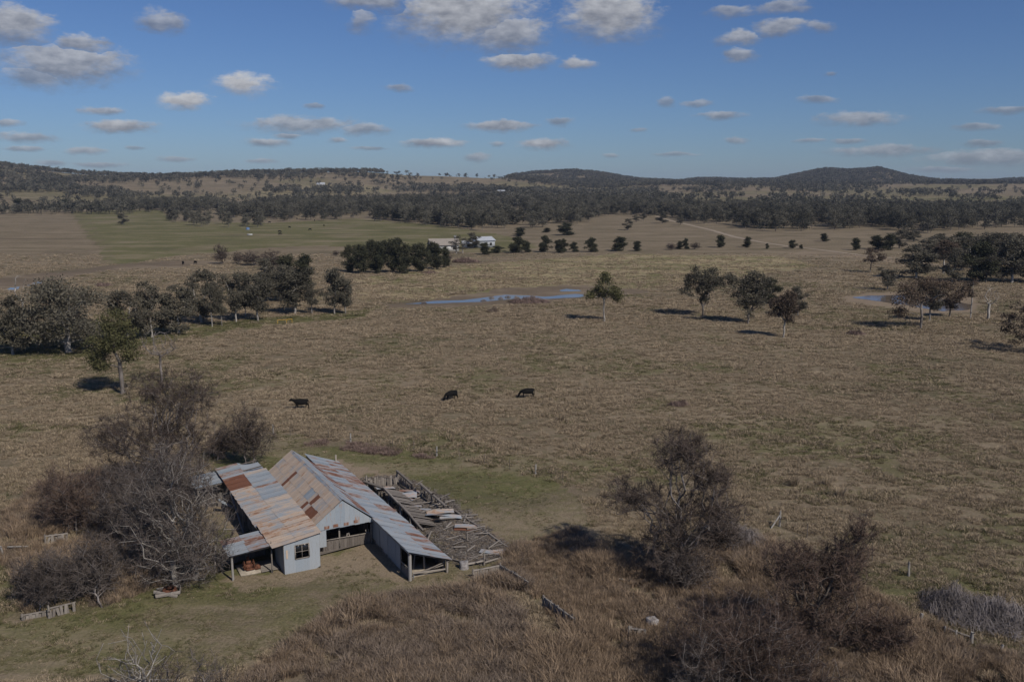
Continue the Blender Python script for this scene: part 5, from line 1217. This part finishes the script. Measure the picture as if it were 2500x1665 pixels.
def bramble(bx, by, rx, ry, h, n, label, seed, mat='cane', w=.014, name='bramble_mound'):
    """arching canes over an ellipse (metres)."""
    rs = np.random.default_rng(seed); b = hit(bx, by); a = rs.uniform(0, 6.283, n); r = np.sqrt(rs.random(n)); o = np.column_stack([np.cos(a) * r * rx, np.sin(a) * r * ry])
    o *= (.75 + .5 * vnoise(np.cos(a) * 3, np.sin(a) * 3, 1.3, seed))[:, None]; d = rs.uniform(0, 6.283, n); ln = rs.uniform(.35, 1.3, n) * min(rx, ry, 1.6) * .9; hh = h * (1 - .75 * r ** 2) * rs.uniform(.35, 1.25, n) * (.45 + 1.0 * vnoise(o[:, 0], o[:, 1], .8, seed + 1))
    V, Q = [], []; k = 6; t = np.linspace(0, 1, k)
    for j in range(k):
        f = t[j]; z = hh * (1 - (2 * f - .75) ** 2 * .64) if False else hh * np.sin(math.pi * (.08 + .80 * f)); x = o[:, 0] + np.cos(d) * ln * (f - .3); y = o[:, 1] + np.sin(d) * ln * (f - .3)
        sx, sy = -np.sin(d) * w * (1.1 - .7 * f), np.cos(d) * w * (1.1 - .7 * f)
        V += [np.column_stack([x - sx, y - sy, np.maximum(z, .01)]), np.column_stack([x + sx, y + sy, np.maximum(z + w * .6, .02)])]
    v = np.stack(V, 1).reshape(-1, 3); base = np.arange(n)[:, None] * (2 * k)
    q = np.concatenate([base + np.array([[2 * j, 2 * j + 1, 2 * j + 3, 2 * j + 2]]) for j in range(k - 1)])
    o_ = obj(name, fast_mesh(name, v, q, M[mat]), None, b); tag(o_, label, 'bramble' if 'bramble' in name else 'bush'); return o_
bramble(1795, 1335, 2.3, 2.2, 1.7, 1700, 'grey bramble mound right of the tall brown tree', 301)
bramble(2330, 1490, 2.6, 2.4, 1.5, 1500, 'grey bramble mound, near left part of the thicket at the right edge', 302)
bramble(2440, 1520, 2.8, 2.4, 1.5, 1600, 'grey bramble mound cut by the right edge of the photo', 303)
bramble(1655, 990, 1.2, .9, .95, 700, 'small dark bush alone on the paddock right of the cattle', 304, 'thistle', .02, 'dry_bush')
bramble(2090, 817, 1.9, 1.1, 1.0, 700, 'small dark bush below the shadows of the leaning gum', 305, 'thistle', .03, 'dry_bush')
bramble(1203, 762, 1.4, 1.2, 1.3, 600, 'small grey bush in front of the creek pool', 306, 'weed', .03, 'dry_bush')
bramble(1292, 739, 5.2, 2.6, 1.2, 1800, 'wide brown bramble on the near bank of the creek pool', 307, 'thistle', .04)
bramble(1135, 641, 5.5, 3.5, 1.8, 900, 'two humped dark bramble right of the dark clump', 308, 'thistle', .06)
bramble(252, 699, 2.3, 1.5, 1.1, 400, 'little dark bush on the far side of the creek, left', 309, 'thistle', .05, 'dry_bush')
bramble(1050, 668, 2.5, 1.4, 1.0, 300, 'low dark bush below the dark clump', 310, 'thistle', .05, 'dry_bush')
for i, (px, py) in enumerate([(1200, 729), (1222, 731), (1240, 727), (1262, 729), (1035, 742), (1180, 735), (1300, 727)]):
    bramble(px, py, .8, .5, .6, 120, 'little reed clump standing in the long creek pool', 320 + i, 'weed', .02, 'reed_clump')['group'] = 'reed clumps in the creek pool'

# ------------------------------------------------------------------ grass
TUFT = [blades(400 + i, 26, .26, .20, .9, .011, 'tuft', .5) for i in range(4)] + [blades(410 + i, 26, .16, .22, 1.0, .012, 'tuft_green', .6) for i in range(3)]
SHED_FP = [tuple(S2W(v, u)[:2]) for v, u in ((-12.4, 6.2), (-8.3, 5.5), (-5.3, 5.5), (-5.2, 8.4), (0, 8.4), (0, -.2), (3.2, -.2), (3.2, 28.6), (-11.8, 28.6), (-9.2, 10), (-12.4, 10))]
rg = np.random.default_rng(55)
N = 320000; u = rg.random(N); ya, yb = 47.0, 400.0
y = 1 / (1 / ya ** .35 - u * (1 / ya ** .35 - 1 / yb ** .35)) ** (1 / .35); x = rg.uniform(-1, 1, N) * (.60 * y + 26)
gr, di, pa, da = zones(x, y); px, py = proj(x, y, 0 * x)
yard = inpoly(px, py, Z_YARD)
keep = ~inpoly(x, y, SHED_FP) & (rg.random(N) > di * .97) & ~inpoly(px, py, Z_MUD) & ~inpoly(px, py, Z_DAM) & ~inpoly(px, py, Z_MUD2)
keep &= (rg.random(N) < np.interp(y, [47, 200, 400], [1, .9, .25])) & ~inpoly(px, py, Z_PADDOCK) & (rg.random(N) < np.where(yard, .45, 1)) & (vnoise(x, y, 1.3, 61) * .6 + vnoise(x, y, .6, 68) * .4 > .40) & (rg.random(N) > da * .6)
x, y, gr, yard = x[keep], y[keep], gr[keep], yard[keep]; n = len(x)
isg = rg.random(n) < np.where(yard, .82, np.clip(gr * .85, .06, .9))
sc1 = rg.uniform(.6, 1.6, n) * np.where(yard, .62, 1.15) * (.65 + .7 * vnoise(x, y, 4, 62)) * np.clip(y / 95, .9, 2.6)
scatter('paddock_grass', np.column_stack([x, y, tz(x, y)]), np.column_stack([sc1 * 1.15, sc1 * 1.15, sc1 * np.clip(95 / y, .6, 1)]), np.column_stack([np.zeros((n, 2)), rg.uniform(0, 6.28, n)]), np.where(isg, 4 + rg.integers(0, 3, n), rg.integers(0, 4, n)), TUFT, 'dry blond and green grass tufts covering the near paddock', 'grass')

REED = [blades(430 + i, 60, .95, .30, .55, .012, 'reed', .3) for i in range(4)] + [blades(440 + i, 46, .8, .35, .8, .013, 'weed', .4) for i in range(3)]
pr = np.concatenate([sample_world(Z_REED, 13500, rg), sample_world(Z_REEDL, 2600, rg)]); c = vnoise(pr[:, 0], pr[:, 1], 2.5, 63) * .6 + vnoise(pr[:, 0], pr[:, 1], .9, 64) * .4
pr = pr[(c > .34) & ~inpoly(pr[:, 0], pr[:, 1], SHED_FP)]; n = len(pr); qx, qy = proj(pr[:, 0], pr[:, 1], 0 * pr[:, 0])
wd = np.clip(.25 + .6 * ((qx < 1300) & (qx > 560)) + (vnoise(pr[:, 0], pr[:, 1], 5, 65) - .5), 0, 1)
h = rg.uniform(.55, 1.3, n) * (.55 + .8 * vnoise(pr[:, 0], pr[:, 1], 3.5, 66))
scatter('tall_dry_grass', np.column_stack([pr, 0 * pr[:, 0]]), np.column_stack([h * 1.1, h * 1.1, h]), np.column_stack([rg.normal(0, .12, (n, 2)), rg.uniform(0, 6.28, n)]), np.where(rg.random(n) < wd, 4 + rg.integers(0, 3, n), rg.integers(0, 4, n)), REED, 'tall brown tussock grass and dead weeds across the foreground', 'grass')
Z_TH = [(700, 1072), (860, 1078), (1000, 1105), (1180, 1130), (1175, 1152), (1080, 1140), (960, 1115), (840, 1100), (720, 1090)]
pt = sample_world(Z_TH, 650, rg); pt = pt[vnoise(pt[:, 0], pt[:, 1], 2.2, 67) > .5]; n = len(pt)
TH = [blades(450 + i, 30, .4, .4, .9, .016, 'thistle', .5) for i in range(3)]
scatter('thistle_patches', np.column_stack([pt, 0 * pt[:, 0]]), rg.uniform(.6, 1.2, n), np.column_stack([np.zeros((n, 2)), rg.uniform(0, 6.28, n)]), rg.integers(0, 3, n), TH, 'purple brown dried thistle patches along the wire fence behind the shed', 'weeds')
LIT = []
for i in range(3):
    rs = np.random.default_rng(460 + i); mb = MB()
    for _ in range(7):
        a = rs.uniform(0, 6.28); c = rs.normal(0, .25, 2); l = rs.uniform(.15, .5); mb.beam((c[0], c[1], .02 + rs.random() * .05), (c[0] + math.cos(a) * l, c[1] + math.sin(a) * l, .02 + rs.random() * .06), .025, .02)
    LIT.append(mb.mesh('litter', M['timber_dark' if i else 'timber']))
pl = sample_world(Z_PEN, 1700, rg); n = len(pl)
scatter('bark_litter', np.column_stack([pl, 0 * pl[:, 0] + .03]), rg.uniform(.6, 1.3, n), np.column_stack([np.zeros((n, 2)), rg.uniform(0, 6.28, n)]), rg.integers(0, 3, n), LIT, 'brown bark and splinter litter under the collapsed pens', 'litter')

TUS = blades(470, 120, 1.0, .3, .6, .012, 'tuft', .35)
for (bx, by, hpx, lab) in [(1937, 1185, 34, 'upright blond tussock left of the group of three on the right slope'), (1998, 1185, 18, 'small blond tussock left in the group of three'), (2020, 1183, 28, 'tall blond tussock in the middle of the group of three'), (2053, 1212, 34, 'nearest blond tussock of the group of three'), (2126, 1262, 26, 'orange tan tussock beside the top of the forked tree'),
                           (1370, 1028, 20, 'blond tussock on the paddock above the ruins'), (1430, 1103, 24, 'blond tussock left of the tall brown tree top'), (1262, 1100, 22, 'bushy tussock on the fence line right of the thistles'), (1017, 1072, 16, 'low tussock behind the shed ridge on the paddock'), (1105, 1078, 16, 'low tussock above the fence right of the shed ridge'), (2180, 1180, 18, 'tussock with a dark shadow right of the group of three'), (2405, 1385, 20, 'green brown tussock above the right bramble')]:
    b = hit(bx, by); dep = b[1] * math.cos(PITCH) + CAMZ * math.sin(PITCH); s = hpx * dep / F * 1.1
    o = obj('tussock', TUS, None, b, (0, 0, R.uniform(0, 6)), (s * .95, s * .95, s)); tag(o, lab, 'tussock', 'tussocks on the paddock')

# ------------------------------------------------------------------ fences, posts and small things
def wire_fence(posts, label, h=1.1, wires=3):
    """posts: (px, py, kind)."""
    P0 = hit(posts[0][0], posts[0][1]); e = empty('wire_fence', P0); tag(e, label, 'fence'); tops = []
    for (px, py, kd) in posts:
        b = hit(px, py) - P0; tops.append(b)
        if kd == 'w': timber(e, 'wooden_post', b - np.array([0, 0, .2]), b + np.array([R.gauss(0, .03), R.gauss(0, .03), h]), .2, .2, 'post', 'log')
        elif kd == 's': timber(e, 'wooden_post', b - np.array([0, 0, .2]), b + np.array([0, 0, h + .25]), .2, .2, 'post', 'log'); timber(e, 'strut', b + np.array([-.9, -.5, 0]), b + np.array([0, 0, h]), .13, .13, 'post', 'log')
        else: timber(e, 'star_picket', b - np.array([0, 0, .2]), b + np.array([R.gauss(0, .03), 0, h + .1]), .05, .05, 'timber_dark')
    A = np.array(tops[:-1]); B = np.array(tops[1:])
    for k in range(wires):
        z = np.array([0, 0, .3 + .32 * k]); mb = MB(); mb.tubes(A + z, B + z, .006, .006, 3); obj('wire', mb.mesh('wire', M['wire']), e)
wire_fence([(668, 1061, 'w'), (709, 1064, 'p'), (756, 1067, 'p'), (804, 1070, 'p'), (856, 1081, 'w'), (906, 1087, 'p'), (959, 1094, 'p'), (1010, 1100, 'p'), (1066, 1114, 'w'), (1121, 1122, 'p'), (1183, 1134, 'p'), (1244, 1146, 'p'), (1307, 1160, 'w'), (1374, 1176, 'p')], 'wire fence with pale wooden posts behind the shed')
wire_fence([(1817, 1274, 'p'), (1903, 1285, 's'), (1970, 1312, 'p'), (2040, 1340, 'p'), (2128, 1372, 'p'), (2219, 1405, 'w')], 'wire fence with a strutted post beyond the forked reddish tree')
for (px, py, h, w, lab) in [(2245, 1523, .75, .24, 'grey stump post left in the lower right fence line'), (2308, 1548, .6, .2, 'grey post second in the lower right fence line'), (2335, 1556, .45, .18, 'short grey post third in the lower right fence line'), (2372, 1572, .85, .24, 'thick grey post in the middle of the lower right fence line'), (2440, 1594, .6, .2, 'leaning grey post near the right end of the lower right fence line'), (2492, 1632, .5, .24, 'lowest grey post at the right edge'), (2145, 1490, .5, .16, 'splintered grey post beside the forked reddish tree'), (8, 1352, .7, .2, 'pale post cut by the left edge'), (2160, 1590, .6, .16, 'grey fallen forked post under the low reddish shrub')]:
    b = hit(px, py); o = timber(None, 'old_fence_post', b - np.array([0, 0, .15]), b + np.array([R.gauss(0, .1), R.gauss(0, .1), h]), w, w, 'post', 'log'); tag(o, lab, 'post', 'old fence posts')
o = timber(None, 'fallen_rail', hit(20, 1348) + np.array([0, 0, .45]), hit(70, 1342) + np.array([0, 0, .3]), .12, .1, 'post'); tag(o, 'pale rail lying beside the post at the left edge', 'rail')
o = timber(None, 'fallen_log', hit(2310, 1545) + np.array([0, 0, .35]), hit(2372, 1566) + np.array([0, 0, .3]), .16, .16, 'timber', 'log'); tag(o, 'grey rail between the posts of the lower right fence line', 'rail')
for i, (a, c, lab) in enumerate([((2110, 1600), (2060, 1630), 'pale fallen branch under the low reddish shrub'), ((2085, 1550), (2005, 1600), 'long pale fallen branch right of the forked tree'), ((1480, 1415), (1590, 1430), 'grey fallen branch left of the tall brown tree'), ((1210, 1405), (1150, 1412), 'grey pole lying at the near end of the paling fence')]):
    o = timber(None, 'fallen_branch', hit(*a) + np.array([0, 0, .3]), hit(*c) + np.array([0, 0, .06]), .1, .1, 'post', 'log'); tag(o, lab, 'branch')

def paling_fence(pts, h, label, miss=.03, lean=.05):
    P = [hit(*p) for p in pts]; e = empty('paling_fence', P[0]); tag(e, label, 'fence')
    for a, b in zip(P[:-1], P[1:]):
        a, b = a - P[0], b - P[0]; slab_wall(e, a[:2], b[:2], 0, h, .19, 'timber', miss, lean, .06, 'paling', .05)
        timber(e, 'rail', a + np.array([0, 0, h * .93]), b + np.array([0, 0, h * .90]), .1, .12, 'timber'); timber(e, 'post', a - np.array([0, 0, .1]), a + np.array([0, 0, h * 1.12]), .2, .2, 'timber', 'log')
paling_fence([(1155, 1414), (1219, 1400)], .72, 'broken grey paling fence rising towards the corner post by the ruins', .05, .06)
paling_fence([(1221, 1400), (1252, 1418), (1290, 1442)], .72, 'grey paling fence running away from the corner post towards the reeds', .05, .06)
paling_fence([(1327, 1484), (1362, 1508), (1400, 1536)], .85, 'short leaning run of grey palings alone in the brown reeds', .0, .10)
paling_fence([(1535, 1560), (1575, 1562)], .8, 'half buried grey palings left of the pale stump', .1, .1)
paling_fence([(120, 1508), (185, 1492)], .75, 'broken grey slabs under the sprawling bottom left shrub', .1, .12)
paling_fence([(55, 1515), (118, 1503)], .4, 'low grey slab remnant at the bottom left corner of the shrub', .3, .12)
paling_fence([(112, 1330), (165, 1322)], .8, 'old grey slabs below the reddish shrub on the left', .15, .14)
paling_fence([(196, 1342), (250, 1332)], .6, 'short old slabs right of those below the reddish shrub', .2, .14)

def stump(px, py, r, h, label, seed):
    rs = np.random.default_rng(seed); b = hit(px, py); n = 12; th = np.arange(n) / n * 6.2832; V = []
    for k, (f, z) in enumerate(((1.25, -.1), (1.05, h * .4), (1, h), (.72, h * 1.03), (0.01, h * .95))): V.append(np.column_stack([np.cos(th) * r * f, np.sin(th) * r * f, np.full(n, z)]) * (1 + rs.normal(0, .07, (n, 1))))
    i = np.arange(n); j = (i + 1) % n; q = np.concatenate([np.stack([i + k * n, j + k * n, j + (k + 1) * n, i + (k + 1) * n], 1) for k in range(4)])
    o = obj('tree_stump', fast_mesh('tree_stump', np.concatenate(V), q, M['stone']), None, b); tag(o, label, 'stump')
stump(1593, 1535, .42, .75, 'weathered pale stump among the reeds at lower centre right', 1)
stump(1133, 1388, .34, .55, 'dark stump at the near end of the ruins', 2)

# rusted lid on a timber box by the big grey tree
e = empty('timber_well', hit(412, 1452), .35); tag(e, 'low broken timber box with a rusty drum lid under the large grey tree', 'box')
for a, b in (((-.9, -.5, .22), (.8, -.55, .3)), ((-.9, -.5, .2), (-.8, .5, .25)), ((-.8, .5, .3), (.8, .5, .35)), ((.8, -.5, .3), (.85, .5, .35)), ((-1.0, -.1, .42), (.6, -.75, .1))): timber(e, 'board', a, b, .08, .24, 'timber')
th = np.arange(20) / 20 * 6.2832; mb = MB(); rg_ = np.column_stack([np.cos(th), np.sin(th), 0 * th])
mb.add(np.concatenate([[[0, 0, .08]], rg_ * .3 + [0, 0, .07], rg_ * .5 + [0, 0, .02], rg_ * .52 + [0, 0, -.05]]), [(1 + k + r * 20, 1 + (k + 1) % 20 + r * 20, 21 + (k + 1) % 20 + r * 20, 21 + k + r * 20) for r in range(2) for k in range(20)], [(0, 1 + k, 1 + (k + 1) % 20) for k in range(20)])
obj('drum_lid', mb.mesh('drum_lid', M['rust']), e, (.1, 0, .42), (.15, .1, 0))

# yellow pipe frame by the creek row
a, b, c = hit(678, 792), hit(700, 791), hit(713, 789); e = empty('pipe_frame', a); tag(e, 'yellow pipe rail standing before the creek row', 'rail')
for p in (a, b, c): mb = MB(); q = p - a; mb.tubes([q], [q + np.array([0, 0, .95])], .05, .05, 6); obj('upright', mb.mesh('upright', M['yellow']), e)
mb = MB(); z = np.array([0, 0, .93]); mb.tubes([z, b - a + z], [b - a + z, c - a + z], .05, .05, 6); obj('top_rail', mb.mesh('top_rail', M['yellow']), e)

# ------------------------------------------------------------------ cattle
def cow_mesh(name, seed, graze, stride=.0, turn=0.0):
    """one continuous skinned body, facing -X, hooves at z=0."""
    V, E, Rr = [], [], []
    def v(p, r, par=None):
        V.append(p); Rr.append(r); i = len(V) - 1
        if par is not None: E.append((par, i))
        return i
    hip = v((.62, 0, 1.10), (.32, .38)); mid = v((.05, 0, .98), (.38, .46), hip); sho = v((-.55, 0, 1.04), (.30, .42), mid)
    rump = v((.88, 0, 1.12), (.18, .22), hip)
    if graze: n1 = v((-.86, turn * .3, .92), (.16, .22), sho); n2 = v((-1.08, turn * .7, .58), (.12, .15), n1); hd = v((-1.18, turn, .34), (.12, .13), n2); mz = v((-1.30, turn * 1.2, .10), (.08, .08), hd)
    else: n1 = v((-.84, turn * .3, 1.18), (.16, .22), sho); n2 = v((-1.08, turn * .7, 1.32), (.12, .15), n1); hd = v((-1.28, turn, 1.34), (.12, .13), n2); mz = v((-1.56, turn * 1.2, 1.16), (.08, .08), hd)
    for s in (-1, 1):
        h0 = V[hd]; v((h0[0] + .10, h0[1] + s * .22, h0[2] + .08), (.03, .05), hd)
        st = stride * s
        k = v((.72 - st * .3, s * .21, .72), (.13, .17), hip); hk = v((.86 - st, s * .20, .42), (.06, .07), k); ft = v((.78 - st, s * .20, .04), (.055, .06), hk)
        el = v((-.50 + st * .3, s * .19, .68), (.10, .13), sho); kn = v((-.54 + st, s * .18, .38), (.055, .06), el); ff = v((-.52 + st * 1.1, s * .18, .04), (.055, .06), kn)
    t1 = v((1.02, 0, 1.05), (.035, .035), rump); t2 = v((1.04, .02, .60), (.03, .03), t1); v((1.03, .03, .42), (.045, .045), t2)
    me = bpy.data.meshes.new(name); me.from_pydata(V, E, []); me.update(); me.materials.append(M['cow'])
    o = obj(name, me); sk = o.modifiers.new('skin', 'SKIN'); sk.use_smooth_shade = True
    for i, d in enumerate(me.skin_vertices[0].data): d.radius = (Rr[i][0], Rr[i][1]); d.use_root = (i == 0)
    o.scale = (1.03,) * 3; o.modifiers.new('sub', 'SUBSURF').levels = 2; o.modifiers['sub'].render_levels = 2
    return o
c1 = cow_mesh('black_cow', 1, False, .16); c1.location = hit(735, 999); c1.rotation_euler = (0, 0, .30); tag(c1, 'black cow walking left with its head up', 'cow', 'black cattle on the near paddock')
c2 = cow_mesh('black_cow', 2, True, .10, -.15); c2.location = hit(1101, 977); c2.rotation_euler = (0, 0, .62); tag(c2, 'black cow grazing towards the camera, middle of the three', 'cow', 'black cattle on the near paddock')
c3 = cow_mesh('black_cow', 3, True, .06, .1); c3.location = hit(1287, 971); c3.rotation_euler = (0, 0, .12); tag(c3, 'black cow grazing side on, rightmost of the three', 'cow', 'black cattle on the near paddock')
bpy.context.view_layer.update()
dg = bpy.context.evaluated_depsgraph_get(); farcow = bpy.data.meshes.new_from_object(c3.evaluated_get(dg)); farcow.name = 'far_cow'
for i, (px, py) in enumerate([(660, 530), (658, 545), (683, 568), (684, 574), (707, 557), (768, 540), (791, 553), (757, 563), (447, 646), (477, 645), (725, 536)]):
    o = obj('cow', farcow, None, hit(px, py), (0, 0, R.uniform(0, 6.28))); tag(o, 'tiny dark beast grazing on the far green paddock', 'cow', 'cattle on the far green paddock')

# tank, trough, farm buildings
b = hit(605, 561); e = empty('water_tank', b); tag(e, 'small blue tank on the far green paddock', 'tank'); th = np.arange(14) / 14 * 6.2832; mb = MB(); rg_ = np.column_stack([np.cos(th), np.sin(th), 0 * th])
mb.add(np.concatenate([rg_ * 1.2, rg_ * 1.2 + [0, 0, 1.3]]), [(k, (k + 1) % 14, 14 + (k + 1) % 14, 14 + k) for k in range(14)]); obj('tank_wall', mb.mesh('tank_wall', M['blue']), e)
mb = MB(); mb.add(np.concatenate([[[0, 0, 1.6]], rg_ * 1.25 + [0, 0, 1.25]]), None, [(0, 1 + k, 1 + (k + 1) % 14) for k in range(14)]); obj('tank_roof', mb.mesh('tank_roof', M['blue']), e)
e = empty('water_trough', hit(610, 575)); tag(e, 'small white trough on the far green paddock', 'trough'); mb = MB(); mb.box((0, 0, .45), (3.0, 1.2, .7)); mb.box((0, 0, .82), (3.1, .12, .1)); obj('trough', mb.mesh('trough', M['white']), e)

def house(px, py, L, W, h, rise, rz, label, wall='white', roofm='zinc', name='farmhouse', cat='house', chimney=False, wins=3):
    e = empty(name, hit(px, py), rz); tag(e, label, cat)
    mb = MB(); mb.box((0, 0, h / 2), (L, W, h)); 
    for s in (-1, 1): mb.add([(s * L / 2, -W / 2, h), (s * L / 2, W / 2, h), (s * L / 2, 0, h + rise)], None, [(0, 1, 2) if s > 0 else (2, 1, 0)])
    obj('wall', mb.mesh('wall', M[wall]), e); mb = MB(); o = .5
    for s in (-1, 1):
        mb.add([(-L / 2 - o, 0, h + rise + .12), (L / 2 + o, 0, h + rise + .12), (L / 2 + o, s * (W / 2 + o), h - .15), (-L / 2 - o, s * (W / 2 + o), h - .15)], [(0, 1, 2, 3) if s < 0 else (3, 2, 1, 0)])
        mb.add([(-L / 2 - o, 0, h + rise), (L / 2 + o, 0, h + rise), (L / 2 + o, s * (W / 2 + o), h - .27), (-L / 2 - o, s * (W / 2 + o), h - .27)], [(3, 2, 1, 0) if s < 0 else (0, 1, 2, 3)])
    ro = obj('roof', mb.mesh('roof', M[roofm]), e)
    if chimney: mb = MB(); mb.box((L * .42, 0, h + rise + .3), (.9, .9, 2.0)); mb.box((L * .42, 0, h + rise + 1.35), (1.1, 1.1, .2)); obj('chimney', mb.mesh('chimney', M['white']), ro)
    for i in range(wins): mb = MB(); mb.box((-L / 2 + (i + .5) * L / wins, -W / 2 - .03, h * .5), (1.3, .08, 1.3)); wv = obj('window', mb.mesh('window', M['timber_dark']), e); mb = MB(); mb.box((-L / 2 + (i + .5) * L / wins, -W / 2 - .08, h * .5), (1.1, .04, 1.1)); obj('pane', mb.mesh('pane', M['glass']), wv)
house(1083, 613, 13, 8, 3.0, 2.6, .25, 'old white farmhouse with grey roof and end chimney behind the dark clump', chimney=True, roofm='timber')
house(1178, 604, 9, 9, 3.6, 1.5, .5, 'silver roofed farm shed behind the homestead trees', 'zinc', 'zinc', 'farm_shed', 'shed', wins=2)
house(1142, 606, 5, 4, 2.6, .8, .2, 'small white outbuilding left of the silver shed', 'white', 'zinc', 'outbuilding', 'shed', wins=1)
house(783, 454, 16, 10, 3.5, 2.5, .2, 'far white house on the left hillside', 'white', 'zinc')
house(1224, 472, 13, 9, 3.5, 2.0, -.2, 'far white house below the middle hill', 'white', 'zinc')

# ------------------------------------------------------------------ air
hz = MB(); hz.box((0, 4050, 62), (20800, 8700, 134)); m_, T_ = new_mat('haze_air')
pv = T_.add('ShaderNodeVolumePrincipled', {'Color': (0.62, 0.76, 1.0, 1), 'Density': HAZE, 'Anisotropy': 0.0}); T_.add('ShaderNodeOutputMaterial', {'Volume': pv.outputs[0]})
if HAZE > 0:
    o = obj('haze', hz.mesh('haze', m_)); tag(o, 'thin blue haze of the far air', 'haze', kind='stuff')
